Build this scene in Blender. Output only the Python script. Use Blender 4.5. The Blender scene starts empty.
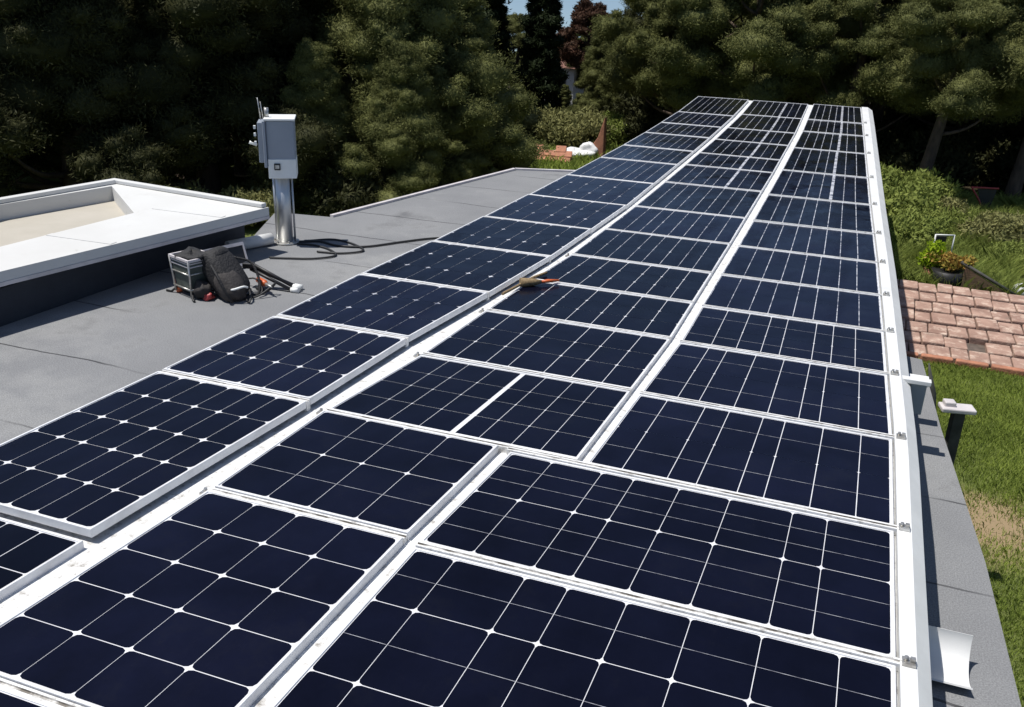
import bpy, bmesh, math, random
import numpy as np
from mathutils import Vector, Matrix

# ------------------------------------------------------------------ camera, light, exposure
scene = bpy.context.scene
COL = scene.collection
random.seed(7)
RNG = np.random.default_rng(7)

cam_data = bpy.data.cameras.new('camera')
cam_data.sensor_width = 36.0
cam_data.lens = 926 / 1024 * 36
cam_data.clip_start = 0.05
cam_data.clip_end = 3000
cam = bpy.data.objects.new('camera', cam_data)
COL.objects.link(cam)
RX, RY, RF = (0.93757477, 0.34638577, 0.0311519), (0.15885871, -0.34685641, -0.9243671), (-0.30938238, 0.87161203, -0.38023021)
cam.matrix_world = Matrix(((RX[0], -RY[0], -RF[0], 0), (RX[1], -RY[1], -RF[1], 0), (RX[2], -RY[2], -RF[2], 2.4), (0, 0, 0, 1)))
scene.camera = cam

SUN_EL, SUN_AZ = 69.5, -20.0          # azimuth measured from -X towards +Y
el, az = math.radians(SUN_EL), math.radians(SUN_AZ)
SUN_DIR = Vector((-math.cos(el) * math.cos(az), math.cos(el) * math.sin(az), math.sin(el)))
world = bpy.data.worlds.new('World')
scene.world = world
world.use_nodes = True
wt = world.node_tree
wt.nodes.clear()
w_out = wt.nodes.new('ShaderNodeOutputWorld')
w_bg = wt.nodes.new('ShaderNodeBackground')
w_bg.inputs['Strength'].default_value = 0.085
w_sky = wt.nodes.new('ShaderNodeTexSky')
w_sky.sky_type = 'NISHITA'
w_sky.sun_disc = False
w_sky.sun_elevation = el
w_sky.sun_rotation = math.atan2(SUN_DIR.x, SUN_DIR.y)
w_sky.altitude = 300
w_sky.dust_density = 0.4
w_tc = wt.nodes.new('ShaderNodeTexCoord')
w_sep = wt.nodes.new('ShaderNodeSeparateXYZ')
w_add = wt.nodes.new('ShaderNodeMath'); w_add.operation = 'ADD'; w_add.inputs[1].default_value = 0.16
w_max = wt.nodes.new('ShaderNodeMath'); w_max.operation = 'MAXIMUM'; w_max.inputs[1].default_value = 0.03
w_cmb = wt.nodes.new('ShaderNodeCombineXYZ')
wt.links.new(w_tc.outputs['Generated'], w_sep.inputs[0])
wt.links.new(w_sep.outputs['X'], w_cmb.inputs['X'])
wt.links.new(w_sep.outputs['Y'], w_cmb.inputs['Y'])
wt.links.new(w_sep.outputs['Z'], w_add.inputs[0])
wt.links.new(w_add.outputs[0], w_max.inputs[0])
wt.links.new(w_max.outputs[0], w_cmb.inputs['Z'])
wt.links.new(w_cmb.outputs[0], w_sky.inputs['Vector'])
wt.links.new(w_sky.outputs[0], w_bg.inputs['Color'])
wt.links.new(w_bg.outputs[0], w_out.inputs['Surface'])

sd = bpy.data.lights.new('sun', 'SUN')
sd.energy = 4.6
sd.angle = math.radians(0.5)
sd.color = (1.0, 0.965, 0.91)
sun = bpy.data.objects.new('sun', sd)
COL.objects.link(sun)
sun.rotation_euler = (-SUN_DIR).to_track_quat('-Z', 'Y').to_euler()

vs = scene.view_settings
vs.view_transform = 'Standard'
vs.look = 'None'
vs.gamma = 1.0
vs.use_curve_mapping = False
vs.exposure = 0.2
scene.cycles.max_bounces = 6
scene.cycles.transparent_max_bounces = 6

# ------------------------------------------------------------------ materials
def mat(name, base, base2=None, rough=0.6, scale=5.0, detail=4.0, metallic=0.0, bump=0.0, bump_scale=None,
        spec=0.5, contrast=(0.35, 0.65), coords='Object', stretch=None, coat=0.0):
    m = bpy.data.materials.new(name)
    m.use_nodes = True
    nt = m.node_tree
    b = nt.nodes['Principled BSDF']
    b.inputs['Roughness'].default_value = rough
    b.inputs['Metallic'].default_value = metallic
    b.inputs['Specular IOR Level'].default_value = spec
    if coat:
        b.inputs['Coat Weight'].default_value = coat
    tc = nt.nodes.new('ShaderNodeTexCoord')
    src = tc.outputs[coords]
    if stretch:
        mp = nt.nodes.new('ShaderNodeMapping')
        mp.inputs['Scale'].default_value = stretch
        nt.links.new(src, mp.inputs['Vector'])
        src = mp.outputs[0]
    if base2 is None:
        base2 = tuple(c * 0.82 for c in base)
    n = nt.nodes.new('ShaderNodeTexNoise')
    n.inputs['Scale'].default_value = scale
    n.inputs['Detail'].default_value = detail
    n.inputs['Roughness'].default_value = 0.62
    nt.links.new(src, n.inputs['Vector'])
    r = nt.nodes.new('ShaderNodeValToRGB')
    r.color_ramp.elements[0].position, r.color_ramp.elements[1].position = contrast
    r.color_ramp.elements[0].color = (*base2, 1)
    r.color_ramp.elements[1].color = (*base, 1)
    nt.links.new(n.outputs['Fac'], r.inputs['Fac'])
    nt.links.new(r.outputs['Color'], b.inputs['Base Color'])
    if bump:
        bn = nt.nodes.new('ShaderNodeTexNoise')
        bn.inputs['Scale'].default_value = bump_scale or scale * 4
        bn.inputs['Detail'].default_value = 5
        nt.links.new(src, bn.inputs['Vector'])
        bp = nt.nodes.new('ShaderNodeBump')
        bp.inputs['Strength'].default_value = bump
        bp.inputs['Distance'].default_value = 0.02
        nt.links.new(bn.outputs['Fac'], bp.inputs['Height'])
        nt.links.new(bp.outputs[0], b.inputs['Normal'])
    m['ramp'] = r.name
    return m


def second_layer(m, color, scale, lo, hi, detail=5.0):
    """blotches of another colour (dirt, wear, bare soil) over a material"""
    nt = m.node_tree
    b = nt.nodes['Principled BSDF']
    old = b.inputs['Base Color'].links[0].from_socket
    tc = nt.nodes.new('ShaderNodeTexCoord')
    n = nt.nodes.new('ShaderNodeTexNoise')
    n.inputs['Scale'].default_value = scale
    n.inputs['Detail'].default_value = detail
    n.inputs['Roughness'].default_value = 0.7
    nt.links.new(tc.outputs['Object'], n.inputs['Vector'])
    mr = nt.nodes.new('ShaderNodeMapRange')
    mr.inputs['From Min'].default_value = lo
    mr.inputs['From Max'].default_value = hi
    nt.links.new(n.outputs['Fac'], mr.inputs['Value'])
    mx = nt.nodes.new('ShaderNodeMix')
    mx.data_type = 'RGBA'
    nt.links.new(mr.outputs[0], mx.inputs['Factor'])
    nt.links.new(old, mx.inputs['A'])
    mx.inputs['B'].default_value = (*color, 1)
    nt.links.new(mx.outputs['Result'], b.inputs['Base Color'])


def felt_material():
    m = mat('roofing_felt', (0.225, 0.228, 0.232), (0.185, 0.188, 0.194), rough=0.9, scale=0.9, detail=6, bump=0.35, bump_scale=160, spec=0.25)
    second_layer(m, (0.285, 0.285, 0.28), 0.45, 0.52, 0.70, 6)
    second_layer(m, (0.125, 0.127, 0.132), 0.9, 0.57, 0.72, 8)
    nt = m.node_tree
    b = nt.nodes['Principled BSDF']
    # mineral granules
    old = b.inputs['Base Color'].links[0].from_socket
    tc = nt.nodes.new('ShaderNodeTexCoord')
    g = nt.nodes.new('ShaderNodeTexNoise'); g.inputs['Scale'].default_value = 120; g.inputs['Detail'].default_value = 3
    nt.links.new(tc.outputs['Object'], g.inputs['Vector'])
    gm = nt.nodes.new('ShaderNodeMapRange')
    gm.inputs['From Min'].default_value = .3; gm.inputs['From Max'].default_value = .7
    gm.inputs['To Min'].default_value = .74; gm.inputs['To Max'].default_value = 1.26
    nt.links.new(g.outputs['Fac'], gm.inputs['Value'])
    mul = nt.nodes.new('ShaderNodeMix'); mul.data_type = 'RGBA'; mul.blend_type = 'MULTIPLY'
    mul.inputs['Factor'].default_value = 1
    nt.links.new(old, mul.inputs['A']); nt.links.new(gm.outputs[0], mul.inputs['B'])
    # lap seams about every 0.95 m, a little wavy and broken
    sep = nt.nodes.new('ShaderNodeSeparateXYZ'); nt.links.new(tc.outputs['Object'], sep.inputs[0])
    wn = nt.nodes.new('ShaderNodeTexNoise'); wn.inputs['Scale'].default_value = 1.3; wn.inputs['Detail'].default_value = 4
    nt.links.new(tc.outputs['Object'], wn.inputs['Vector'])
    ma = nt.nodes.new('ShaderNodeMath'); ma.operation = 'MULTIPLY_ADD'; ma.inputs[1].default_value = 0.16
    nt.links.new(wn.outputs['Fac'], ma.inputs[0]); nt.links.new(sep.outputs['Y'], ma.inputs[2])
    dv = nt.nodes.new('ShaderNodeMath'); dv.operation = 'DIVIDE'; dv.inputs[1].default_value = 0.95
    nt.links.new(ma.outputs[0], dv.inputs[0])
    fr = nt.nodes.new('ShaderNodeMath'); fr.operation = 'FRACT'; nt.links.new(dv.outputs[0], fr.inputs[0])
    lt = nt.nodes.new('ShaderNodeMath'); lt.operation = 'LESS_THAN'; lt.inputs[1].default_value = 0.019
    nt.links.new(fr.outputs[0], lt.inputs[0])
    bn = nt.nodes.new('ShaderNodeTexNoise'); bn.inputs['Scale'].default_value = 0.75; bn.inputs['Detail'].default_value = 3
    nt.links.new(tc.outputs['Object'], bn.inputs['Vector'])
    bm_ = nt.nodes.new('ShaderNodeMapRange')
    bm_.inputs['From Min'].default_value = .38; bm_.inputs['From Max'].default_value = .50; bm_.inputs['To Max'].default_value = .85
    nt.links.new(bn.outputs['Fac'], bm_.inputs['Value'])
    mm = nt.nodes.new('ShaderNodeMath'); mm.operation = 'MULTIPLY'
    nt.links.new(lt.outputs[0], mm.inputs[0]); nt.links.new(bm_.outputs[0], mm.inputs[1])
    mx = nt.nodes.new('ShaderNodeMix'); mx.data_type = 'RGBA'
    nt.links.new(mm.outputs[0], mx.inputs['Factor']); nt.links.new(mul.outputs['Result'], mx.inputs['A'])
    mx.inputs['B'].default_value = (0.03, 0.03, 0.033, 1)
    nt.links.new(mx.outputs['Result'], b.inputs['Base Color'])
    return m


def leaf_material(name, base, base2, scale=0.9, trans=0.25, rough=0.6):
    m = mat(name, base, base2, rough=rough, scale=scale, detail=5, spec=0.06)
    nt = m.node_tree
    b = nt.nodes['Principled BSDF']
    t = nt.nodes.new('ShaderNodeBsdfTranslucent')
    src = b.inputs['Base Color'].links[0].from_socket
    nt.links.new(src, t.inputs['Color'])
    mx = nt.nodes.new('ShaderNodeMixShader')
    mx.inputs['Fac'].default_value = trans
    nt.links.new(b.outputs[0], mx.inputs[1]); nt.links.new(t.outputs[0], mx.inputs[2])
    nt.links.new(mx.outputs[0], nt.nodes['Material Output'].inputs['Surface'])
    return m


M = {}
M['felt'] = felt_material()
M['white'] = mat('painted_white_metal', (0.72, 0.72, 0.71), (0.62, 0.62, 0.61), rough=0.45, scale=3, detail=6, contrast=(0.3, 0.6))
M['grimy_white'] = mat('grimy_white_metal', (0.74, 0.74, 0.73), (0.62, 0.61, 0.585), rough=0.5, scale=6, detail=6, contrast=(0.3, 0.55))
second_layer(M['grimy_white'], (0.24, 0.22, 0.19), 22, 0.52, 0.72)
M['groove'] = mat('dirty_groove', (0.62, 0.61, 0.59), (0.16, 0.145, 0.125), rough=0.7, scale=11, detail=7, contrast=(0.40, 0.58))
M['frame'] = mat('anodised_frame', (0.72, 0.725, 0.735), (0.55, 0.55, 0.56), rough=0.4, scale=7, detail=6, contrast=(0.25, 0.55), metallic=0.0)
second_layer(M['frame'], (0.28, 0.26, 0.23), 30, 0.66, 0.8)
M['backsheet'] = mat('white_backsheet', (0.74, 0.75, 0.77), (0.6, 0.6, 0.63), rough=0.15, scale=9, detail=5)
M['worn_backsheet'] = mat('worn_backsheet', (0.62, 0.63, 0.67), (0.13, 0.135, 0.17), rough=0.2, scale=14, detail=5, contrast=(0.40, 0.56))
M['busbar'] = mat('silver_busbar', (0.40, 0.41, 0.44), (0.14, 0.14, 0.17), rough=0.3, scale=24, detail=5, contrast=(0.36, 0.6))
M['cell'] = mat('navy_silicon_cell', (0.0038, 0.0045, 0.0132), (0.0021, 0.0024, 0.0070), rough=0.14, scale=1.7, detail=6, spec=0.13)
second_layer(M['cell'], (0.0065, 0.007, 0.012), 3.1, 0.56, 0.85, 8)
nt_ = M['cell'].node_tree
_b = nt_.nodes['Principled BSDF']; _old = _b.inputs['Base Color'].links[0].from_socket
_oi = nt_.nodes.new('ShaderNodeObjectInfo')
_mr = nt_.nodes.new('ShaderNodeMapRange'); _mr.inputs['To Min'].default_value = .55; _mr.inputs['To Max'].default_value = 1.5
nt_.links.new(_oi.outputs['Random'], _mr.inputs['Value'])
_mx = nt_.nodes.new('ShaderNodeMix'); _mx.data_type = 'RGBA'; _mx.blend_type = 'MULTIPLY'; _mx.inputs['Factor'].default_value = 1
nt_.links.new(_old, _mx.inputs['A']); nt_.links.new(_mr.outputs[0], _mx.inputs['B'])
nt_.links.new(_mx.outputs['Result'], _b.inputs['Base Color'])
# faint dust and a slow waviness of the glass so that reflections break up
_tc = nt_.nodes.new('ShaderNodeTexCoord')
_n = nt_.nodes.new('ShaderNodeTexNoise'); _n.inputs['Scale'].default_value = 2.2; _n.inputs['Detail'].default_value = 2
nt_.links.new(_tc.outputs['Object'], _n.inputs['Vector'])
_bp = nt_.nodes.new('ShaderNodeBump'); _bp.inputs['Strength'].default_value = .25; _bp.inputs['Distance'].default_value = .03
nt_.links.new(_n.outputs['Fac'], _bp.inputs['Height']); nt_.links.new(_bp.outputs[0], _b.inputs['Normal'])
_n2 = nt_.nodes.new('ShaderNodeTexNoise'); _n2.inputs['Scale'].default_value = 4.5; _n2.inputs['Detail'].default_value = 8; _n2.inputs['Roughness'].default_value = .75
_mp = nt_.nodes.new('ShaderNodeMapping'); _mp.inputs['Scale'].default_value = (1, .35, 1)
nt_.links.new(_tc.outputs['Object'], _mp.inputs['Vector']); nt_.links.new(_mp.outputs[0], _n2.inputs['Vector'])
_r2 = nt_.nodes.new('ShaderNodeMapRange'); _r2.inputs['From Min'].default_value = .35; _r2.inputs['From Max'].default_value = .7; _r2.inputs['To Min'].default_value = .05; _r2.inputs['To Max'].default_value = .32
nt_.links.new(_n2.outputs['Fac'], _r2.inputs['Value']); nt_.links.new(_r2.outputs[0], _b.inputs['Roughness'])
M['silver'] = mat('zinc_bracket', (0.6, 0.6, 0.58), (0.35, 0.33, 0.3), rough=0.35, scale=30, metallic=0.7)
M['chrome'] = mat('galvanised_tube', (0.62, 0.63, 0.64), (0.48, 0.49, 0.5), rough=0.48, scale=2, metallic=0.85, stretch=(6, 6, 0.6))
M['cabinet'] = mat('grey_cabinet_paint', (0.27, 0.30, 0.35), (0.24, 0.27, 0.315), rough=0.5, scale=3)
M['cabinet_white'] = mat('pale_cabinet_paint', (0.78, 0.79, 0.77), (0.68, 0.69, 0.67), rough=0.5, scale=4)
M['dark'] = mat('dark_plastic', (0.018, 0.018, 0.02), (0.01, 0.01, 0.011), rough=0.5, scale=12)
M['rubber'] = mat('black_cable_rubber', (0.02, 0.02, 0.021), rough=0.55, scale=20)
M['black_cloth'] = mat('black_nylon_cloth', (0.02, 0.019, 0.02), (0.009, 0.009, 0.01), rough=0.75, scale=9, bump=0.5, bump_scale=45)
M['brown_cloth'] = mat('dusty_dark_cloth', (0.055, 0.048, 0.045), (0.025, 0.022, 0.022), rough=0.8, scale=7, bump=0.4, bump_scale=40)
M['crate'] = mat('green_grey_crate', (0.10, 0.12, 0.105), (0.055, 0.068, 0.06), rough=0.5, scale=9)
M['orange'] = mat('orange_plastic', (0.62, 0.13, 0.03), (0.42, 0.08, 0.02), rough=0.45, scale=14)
M['red'] = mat('red_paint', (0.42, 0.05, 0.05), (0.28, 0.04, 0.04), rough=0.45, scale=10)
M['bristle'] = mat('tan_bristle', (0.28, 0.20, 0.10), (0.15, 0.10, 0.05), rough=0.8, scale=60)
M['roof_white'] = mat('white_roof_membrane', (0.60, 0.60, 0.585), (0.545, 0.54, 0.52), rough=0.6, scale=0.9, detail=6)
second_layer(M['roof_white'], (0.46, 0.45, 0.42), 1.9, 0.60, 0.9, 8)
second_layer(M['roof_white'], (0.40, 0.385, 0.35), 7.5, 0.63, 0.80, 9)
M['cream'] = mat('cream_roof_membrane', (0.44, 0.405, 0.345), (0.38, 0.35, 0.29), rough=0.7, scale=1.4, detail=6)
M['shaded_wall'] = mat('shade_toned_render', (0.035, 0.042, 0.055), (0.026, 0.031, 0.042), rough=0.8, scale=3, detail=6, bump=0.2, bump_scale=60)  # wall shade below the roof overhang is put into this dark base colour
M['render'] = mat('beige_render', (0.45, 0.42, 0.37), (0.36, 0.33, 0.29), rough=0.85, scale=2, detail=6, bump=0.25, bump_scale=60)
M['edge_trim'] = mat('pale_roof_trim', (0.62, 0.58, 0.58), (0.48, 0.45, 0.45), rough=0.5, scale=5)
M['grass'] = leaf_material('green_grass_blade', (0.37, 0.45, 0.10), (0.22, 0.285, 0.06), scale=1.2, trans=0.3)
M['weeds'] = leaf_material('tall_weed_blade', (0.36, 0.42, 0.11), (0.21, 0.26, 0.065), scale=0.9, trans=0.3)
M['pine'] = leaf_material('pine_needles', (0.160, 0.166, 0.058), (0.080, 0.088, 0.031), scale=0.8, trans=0.18)
M['shade_pine'] = leaf_material('shade_pine_needles', (0.060, 0.061, 0.026), (0.029, 0.032, 0.014), scale=0.7, trans=0.15)  # darker copy of the pine needles, with the wood's shade in the colour
M['cypress'] = leaf_material('cypress_scales', (0.026, 0.036, 0.014), (0.013, 0.02, 0.009), scale=1.4, trans=0.1)
M['rust'] = leaf_material('reddish_brown_leaves', (0.10, 0.052, 0.034), (0.05, 0.032, 0.02), scale=1.1, trans=0.2)
M['shrub'] = leaf_material('bright_shrub_leaves', (0.28, 0.32, 0.085), (0.16, 0.20, 0.05), scale=1.4, trans=0.3)
M['olive_shrub'] = leaf_material('olive_shrub_leaves', (0.28, 0.27, 0.11), (0.16, 0.165, 0.065), scale=1.4, trans=0.25)
M['lime'] = leaf_material('lime_leaves', (0.34, 0.46, 0.03), (0.22, 0.32, 0.02), scale=5, trans=0.4)
M['flower'] = leaf_material('orange_yellow_petals', (0.50, 0.27, 0.08), (0.22, 0.26, 0.05), scale=9, trans=0.25)
M['bark'] = mat('pine_bark', (0.125, 0.088, 0.062), (0.05, 0.036, 0.028), rough=0.9, scale=7, detail=6, bump=0.8, bump_scale=16, stretch=(1, 1, 0.3))
M['terracotta'] = mat('weathered_terracotta', (0.41, 0.265, 0.205), (0.25, 0.15, 0.115), rough=0.85, scale=2.1, detail=7, bump=0.4, bump_scale=30)
second_layer(M['terracotta'], (0.58, 0.45, 0.36), 5.5, 0.5, 0.68, 7)
second_layer(M['terracotta'], (0.13, 0.11, 0.085), 3.4, 0.58, 0.80, 9)
M['terracotta_red'] = mat('red_terracotta', (0.46, 0.20, 0.115), (0.30, 0.13, 0.08), rough=0.85, scale=5, detail=6, bump=0.4, bump_scale=30)
M['mortar'] = mat('dark_mortar', (0.13, 0.10, 0.08), (0.07, 0.055, 0.045), rough=0.95, scale=9)
M['wood'] = mat('weathered_brown_board', (0.23, 0.15, 0.09), (0.13, 0.085, 0.05), rough=0.8, scale=6, stretch=(1, 8, 8))
M['post_dark'] = mat('dark_weathered_post', (0.07, 0.07, 0.062), (0.035, 0.035, 0.03), rough=0.8, scale=8)
M['stone'] = mat('pale_stone', (0.5, 0.46, 0.38), (0.36, 0.33, 0.27), rough=0.9, scale=4, bump=0.4)
M['far_roof'] = mat('far_roof_tiles', (0.20, 0.095, 0.065), (0.13, 0.06, 0.045), rough=0.85, scale=6)
M['tarp'] = mat('white_tarpaulin', (0.8, 0.8, 0.8), (0.66, 0.66, 0.66), rough=0.5, scale=5, bump=0.3)


def ground_material():
    m = mat('grass_ground', (0.15, 0.175, 0.05), (0.09, 0.11, 0.034), rough=0.95, scale=1.1, detail=8, spec=0.1, bump=0.6, bump_scale=22)
    second_layer(m, (0.26, 0.195, 0.115), 0.55, 0.60, 0.70, 7)
    # forest floor: bare brown needle litter where the wood stands (X < -6 or Y > 26)
    nt = m.node_tree
    b = nt.nodes['Principled BSDF']
    old = b.inputs['Base Color'].links[0].from_socket
    tc = nt.nodes.new('ShaderNodeTexCoord')
    sep = nt.nodes.new('ShaderNodeSeparateXYZ'); nt.links.new(tc.outputs['Object'], sep.inputs[0])
    n = nt.nodes.new('ShaderNodeTexNoise'); n.inputs['Scale'].default_value = 0.35; n.inputs['Detail'].default_value = 6
    nt.links.new(tc.outputs['Object'], n.inputs['Vector'])
    a = nt.nodes.new('ShaderNodeMath'); a.operation = 'MULTIPLY_ADD'; a.inputs[1].default_value = 5
    nt.links.new(n.outputs['Fac'], a.inputs[0]); nt.links.new(sep.outputs['Y'], a.inputs[2])
    mr = nt.nodes.new('ShaderNodeMapRange'); mr.inputs['From Min'].default_value = 28.5; mr.inputs['From Max'].default_value = 31
    nt.links.new(a.outputs[0], mr.inputs['Value'])
    mx = nt.nodes.new('ShaderNodeMix'); mx.data_type = 'RGBA'
    nt.links.new(mr.outputs[0], mx.inputs['Factor']); nt.links.new(old, mx.inputs['A'])
    mx.inputs['B'].default_value = (0.045, 0.036, 0.022, 1)
    # bare trodden soil in the lawn
    dn = nt.nodes.new('ShaderNodeTexNoise'); dn.inputs['Scale'].default_value = 2.6; dn.inputs['Detail'].default_value = 7
    nt.links.new(tc.outputs['Object'], dn.inputs['Vector'])
    av = nt.nodes.new('ShaderNodeVectorMath'); av.operation = 'MULTIPLY_ADD'; av.inputs[1].default_value = (1.1, 1.1, 0)
    nt.links.new(dn.outputs['Color'], av.inputs[0]); nt.links.new(tc.outputs['Object'], av.inputs[2])
    ds = nt.nodes.new('ShaderNodeVectorMath'); ds.operation = 'DISTANCE'; ds.inputs[1].default_value = (2.1 + .55, 9.9 + .55, -3.0)
    nt.links.new(av.outputs[0], ds.inputs[0])
    dr = nt.nodes.new('ShaderNodeMapRange'); dr.inputs['From Min'].default_value = .95; dr.inputs['From Max'].default_value = .45
    nt.links.new(ds.outputs['Value'], dr.inputs['Value'])
    m2 = nt.nodes.new('ShaderNodeMix'); m2.data_type = 'RGBA'
    nt.links.new(dr.outputs[0], m2.inputs['Factor']); nt.links.new(mx.outputs['Result'], m2.inputs['A'])
    m2.inputs['B'].default_value = (0.27, 0.20, 0.12, 1)
    nt.links.new(m2.outputs['Result'], b.inputs['Base Color'])
    return m


M['ground'] = ground_material()

# ------------------------------------------------------------------ helpers
def link(name, me, parent=None):
    o = bpy.data.objects.new(name, me)
    COL.objects.link(o)
    if parent is not None:
        o.parent = parent
    return o


def tag(o, label=None, cat=None, group=None, kind=None):
    if label: o['label'] = label
    if cat: o['category'] = cat
    if group: o['group'] = group
    if kind: o['kind'] = kind
    return o


def thing(name, label, cat, loc=(0, 0, 0), rz=0.0, group=None):
    o = bpy.data.objects.new(name, None)
    o.empty_display_size = 0.1
    COL.objects.link(o)
    o.location = loc
    o.rotation_euler = (0, 0, rz)
    return tag(o, label, cat, group)


def build(name, bm, mats, parent=None, smooth=False, bevel=0.0):
    me = bpy.data.meshes.new(name)
    bm.normal_update()
    bm.to_mesh(me)
    bm.free()
    for mm in (mats if isinstance(mats, (list, tuple)) else [mats]):
        me.materials.append(mm)
    if smooth:
        me.polygons.foreach_set('use_smooth', [True] * len(me.polygons))
    o = link(name, me, parent)
    if bevel:
        md = o.modifiers.new('bevel', 'BEVEL')
        md.width = bevel; md.segments = 2; md.limit_method = 'ANGLE'; md.angle_limit = math.radians(40)
    return o


def box(bm, c, s, rot=None, mi=0):
    """box centred at c with full sizes s, optional Matrix rotation"""
    vs_ = []
    for dx in (-.5, .5):
        for dy in (-.5, .5):
            for dz in (-.5, .5):
                v = Vector((dx * s[0], dy * s[1], dz * s[2]))
                if rot is not None: v = rot @ v
                vs_.append(bm.verts.new(v + Vector(c)))
    for f in ((0, 1, 3, 2), (4, 6, 7, 5), (0, 4, 5, 1), (2, 3, 7, 6), (0, 2, 6, 4), (1, 5, 7, 3)):
        bm.faces.new([vs_[i] for i in f]).material_index = mi
    return vs_


def prism(bm, pts, z0, z1, mi=0):
    """closed polygon (ccw list of (x,y)) extruded z0..z1; z may be callables"""
    g0 = z0 if callable(z0) else (lambda x, y: z0)
    g1 = z1 if callable(z1) else (lambda x, y: z1)
    lo = [bm.verts.new((x, y, g0(x, y))) for x, y in pts]
    hi = [bm.verts.new((x, y, g1(x, y))) for x, y in pts]
    n = len(pts)
    bm.faces.new(hi).material_index = mi
    bm.faces.new(lo[::-1]).material_index = mi
    for i in range(n):
        j = (i + 1) % n
        bm.faces.new((lo[i], lo[j], hi[j], hi[i])).material_index = mi


def tube(bm, pts, r, seg=10, mi=0, caps=True):
    """round tube along points; r number or list"""
    P = [Vector(p) for p in pts]
    rr = r if isinstance(r, (list, tuple)) else [r] * len(P)
    rings = []
    ref = Vector((0.31, 0.17, 0.93)).normalized()
    for i, p in enumerate(P):
        d = (P[min(i + 1, len(P) - 1)] - P[max(i - 1, 0)]).normalized()
        a = d.cross(ref)
        if a.length < 1e-3: a = d.cross(Vector((1, 0, 0)))
        a.normalize()
        b = d.cross(a)
        rings.append([bm.verts.new(p + (a * math.cos(t) + b * math.sin(t)) * rr[i]) for t in (2 * math.pi * k / seg for k in range(seg))])
    for i in range(len(rings) - 1):
        for k in range(seg):
            f = bm.faces.new((rings[i][k], rings[i][(k + 1) % seg], rings[i + 1][(k + 1) % seg], rings[i + 1][k]))
            f.material_index = mi; f.smooth = True
    if caps:
        bm.faces.new(rings[0][::-1]).material_index = mi
        bm.faces.new(rings[-1]).material_index = mi


def blob(bm, c, r, rot=None, seg=18, rings=12, noise=.06, power=1.0, seed=1):
    rg = random.Random(seed)
    ph = [rg.uniform(0, 6.28) for _ in range(6)]
    vs_ = []
    for i in range(rings + 1):
        th = math.pi * i / rings
        row = []
        for k in range(seg):
            f = 2 * math.pi * k / seg
            d = Vector((math.sin(th) * math.cos(f), math.sin(th) * math.sin(f), math.cos(th)))
            d = Vector([math.copysign(abs(q_) ** power, q_) for q_ in d])
            m_ = 1 + noise * (math.sin(3 * f + ph[0] + 2 * th) + .6 * math.sin(5 * th + ph[1] + f) + .4 * math.sin(7 * f + ph[2]))
            v = Vector((d.x * r[0], d.y * r[1], d.z * r[2])) * m_
            if rot is not None: v = rot @ v
            row.append(bm.verts.new(v + Vector(c)))
        vs_.append(row)
    for i in range(rings):
        for k in range(seg):
            try: f_ = bm.faces.new((vs_[i][k], vs_[i + 1][k], vs_[i + 1][(k + 1) % seg], vs_[i][(k + 1) % seg])); f_.smooth = True
            except Exception: pass
    bmesh.ops.remove_doubles(bm, verts=bm.verts[:], dist=1e-5)


def spline(pts, n=8):
    """Catmull-Rom through points"""
    P = [Vector(p) for p in pts]
    P = [2 * P[0] - P[1]] + P + [2 * P[-1] - P[-2]]
    out = []
    for i in range(1, len(P) - 2):
        for k in range(n):
            t = k / n
            a, b, c, d = P[i - 1], P[i], P[i + 1], P[i + 2]
            out.append(0.5 * ((2 * b) + (c - a) * t + (2 * a - 5 * b + 4 * c - d) * t * t + (3 * b - a - 3 * c + d) * t ** 3))
    out.append(P[-2])
    return out


def pmesh(name, verts, faces_flat, k, mats, mat_idx=None):
    """fast mesh from numpy: verts (n,3), faces all with k corners"""
    me = bpy.data.meshes.new(name)
    nf = len(faces_flat) // k
    me.vertices.add(len(verts))
    me.vertices.foreach_set('co', np.asarray(verts, np.float32).ravel())
    me.loops.add(nf * k)
    me.loops.foreach_set('vertex_index', np.asarray(faces_flat, np.int32))
    me.polygons.add(nf)
    me.polygons.foreach_set('loop_start', np.arange(0, nf * k, k, dtype=np.int32))
    for mm in mats: me.materials.append(mm)
    if mat_idx is not None:
        me.polygons.foreach_set('material_index', np.asarray(mat_idx, np.int32))
    me.update(calc_edges=True)
    return me


def interp(pts, y):
    return float(np.interp(y, [p[0] for p in pts], [p[1] for p in pts]))


# ------------------------------------------------------------------ ground
def ground_z(x, y):
    d = math.hypot(x, y)
    return -3.0 - 0.075 * max(0.0, d - 30) ** 1.0 if d < 60 else -5.25 - 0.075 * (d - 60)


def build_ground():
    xs = np.concatenate([np.linspace(-900, -80, 10), np.linspace(-70, 60, 66), np.linspace(80, 900, 10)])
    ys = np.concatenate([np.linspace(-900, -40, 8), np.linspace(-30, 100, 66), np.linspace(120, 1500, 12)])
    bm = bmesh.new()
    g = [[bm.verts.new((x, y, ground_z(x, y) + 0.05 * math.sin(x * 0.7) * math.cos(y * 0.55))) for x in xs] for y in ys]
    for j in range(len(ys) - 1):
        for i in range(len(xs) - 1):
            bm.faces.new((g[j][i], g[j][i + 1], g[j + 1][i + 1], g[j + 1][i]))
    o = build('ground', bm, M['ground'], smooth=True)
    tag(o, kind='structure')


build_ground()

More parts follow.
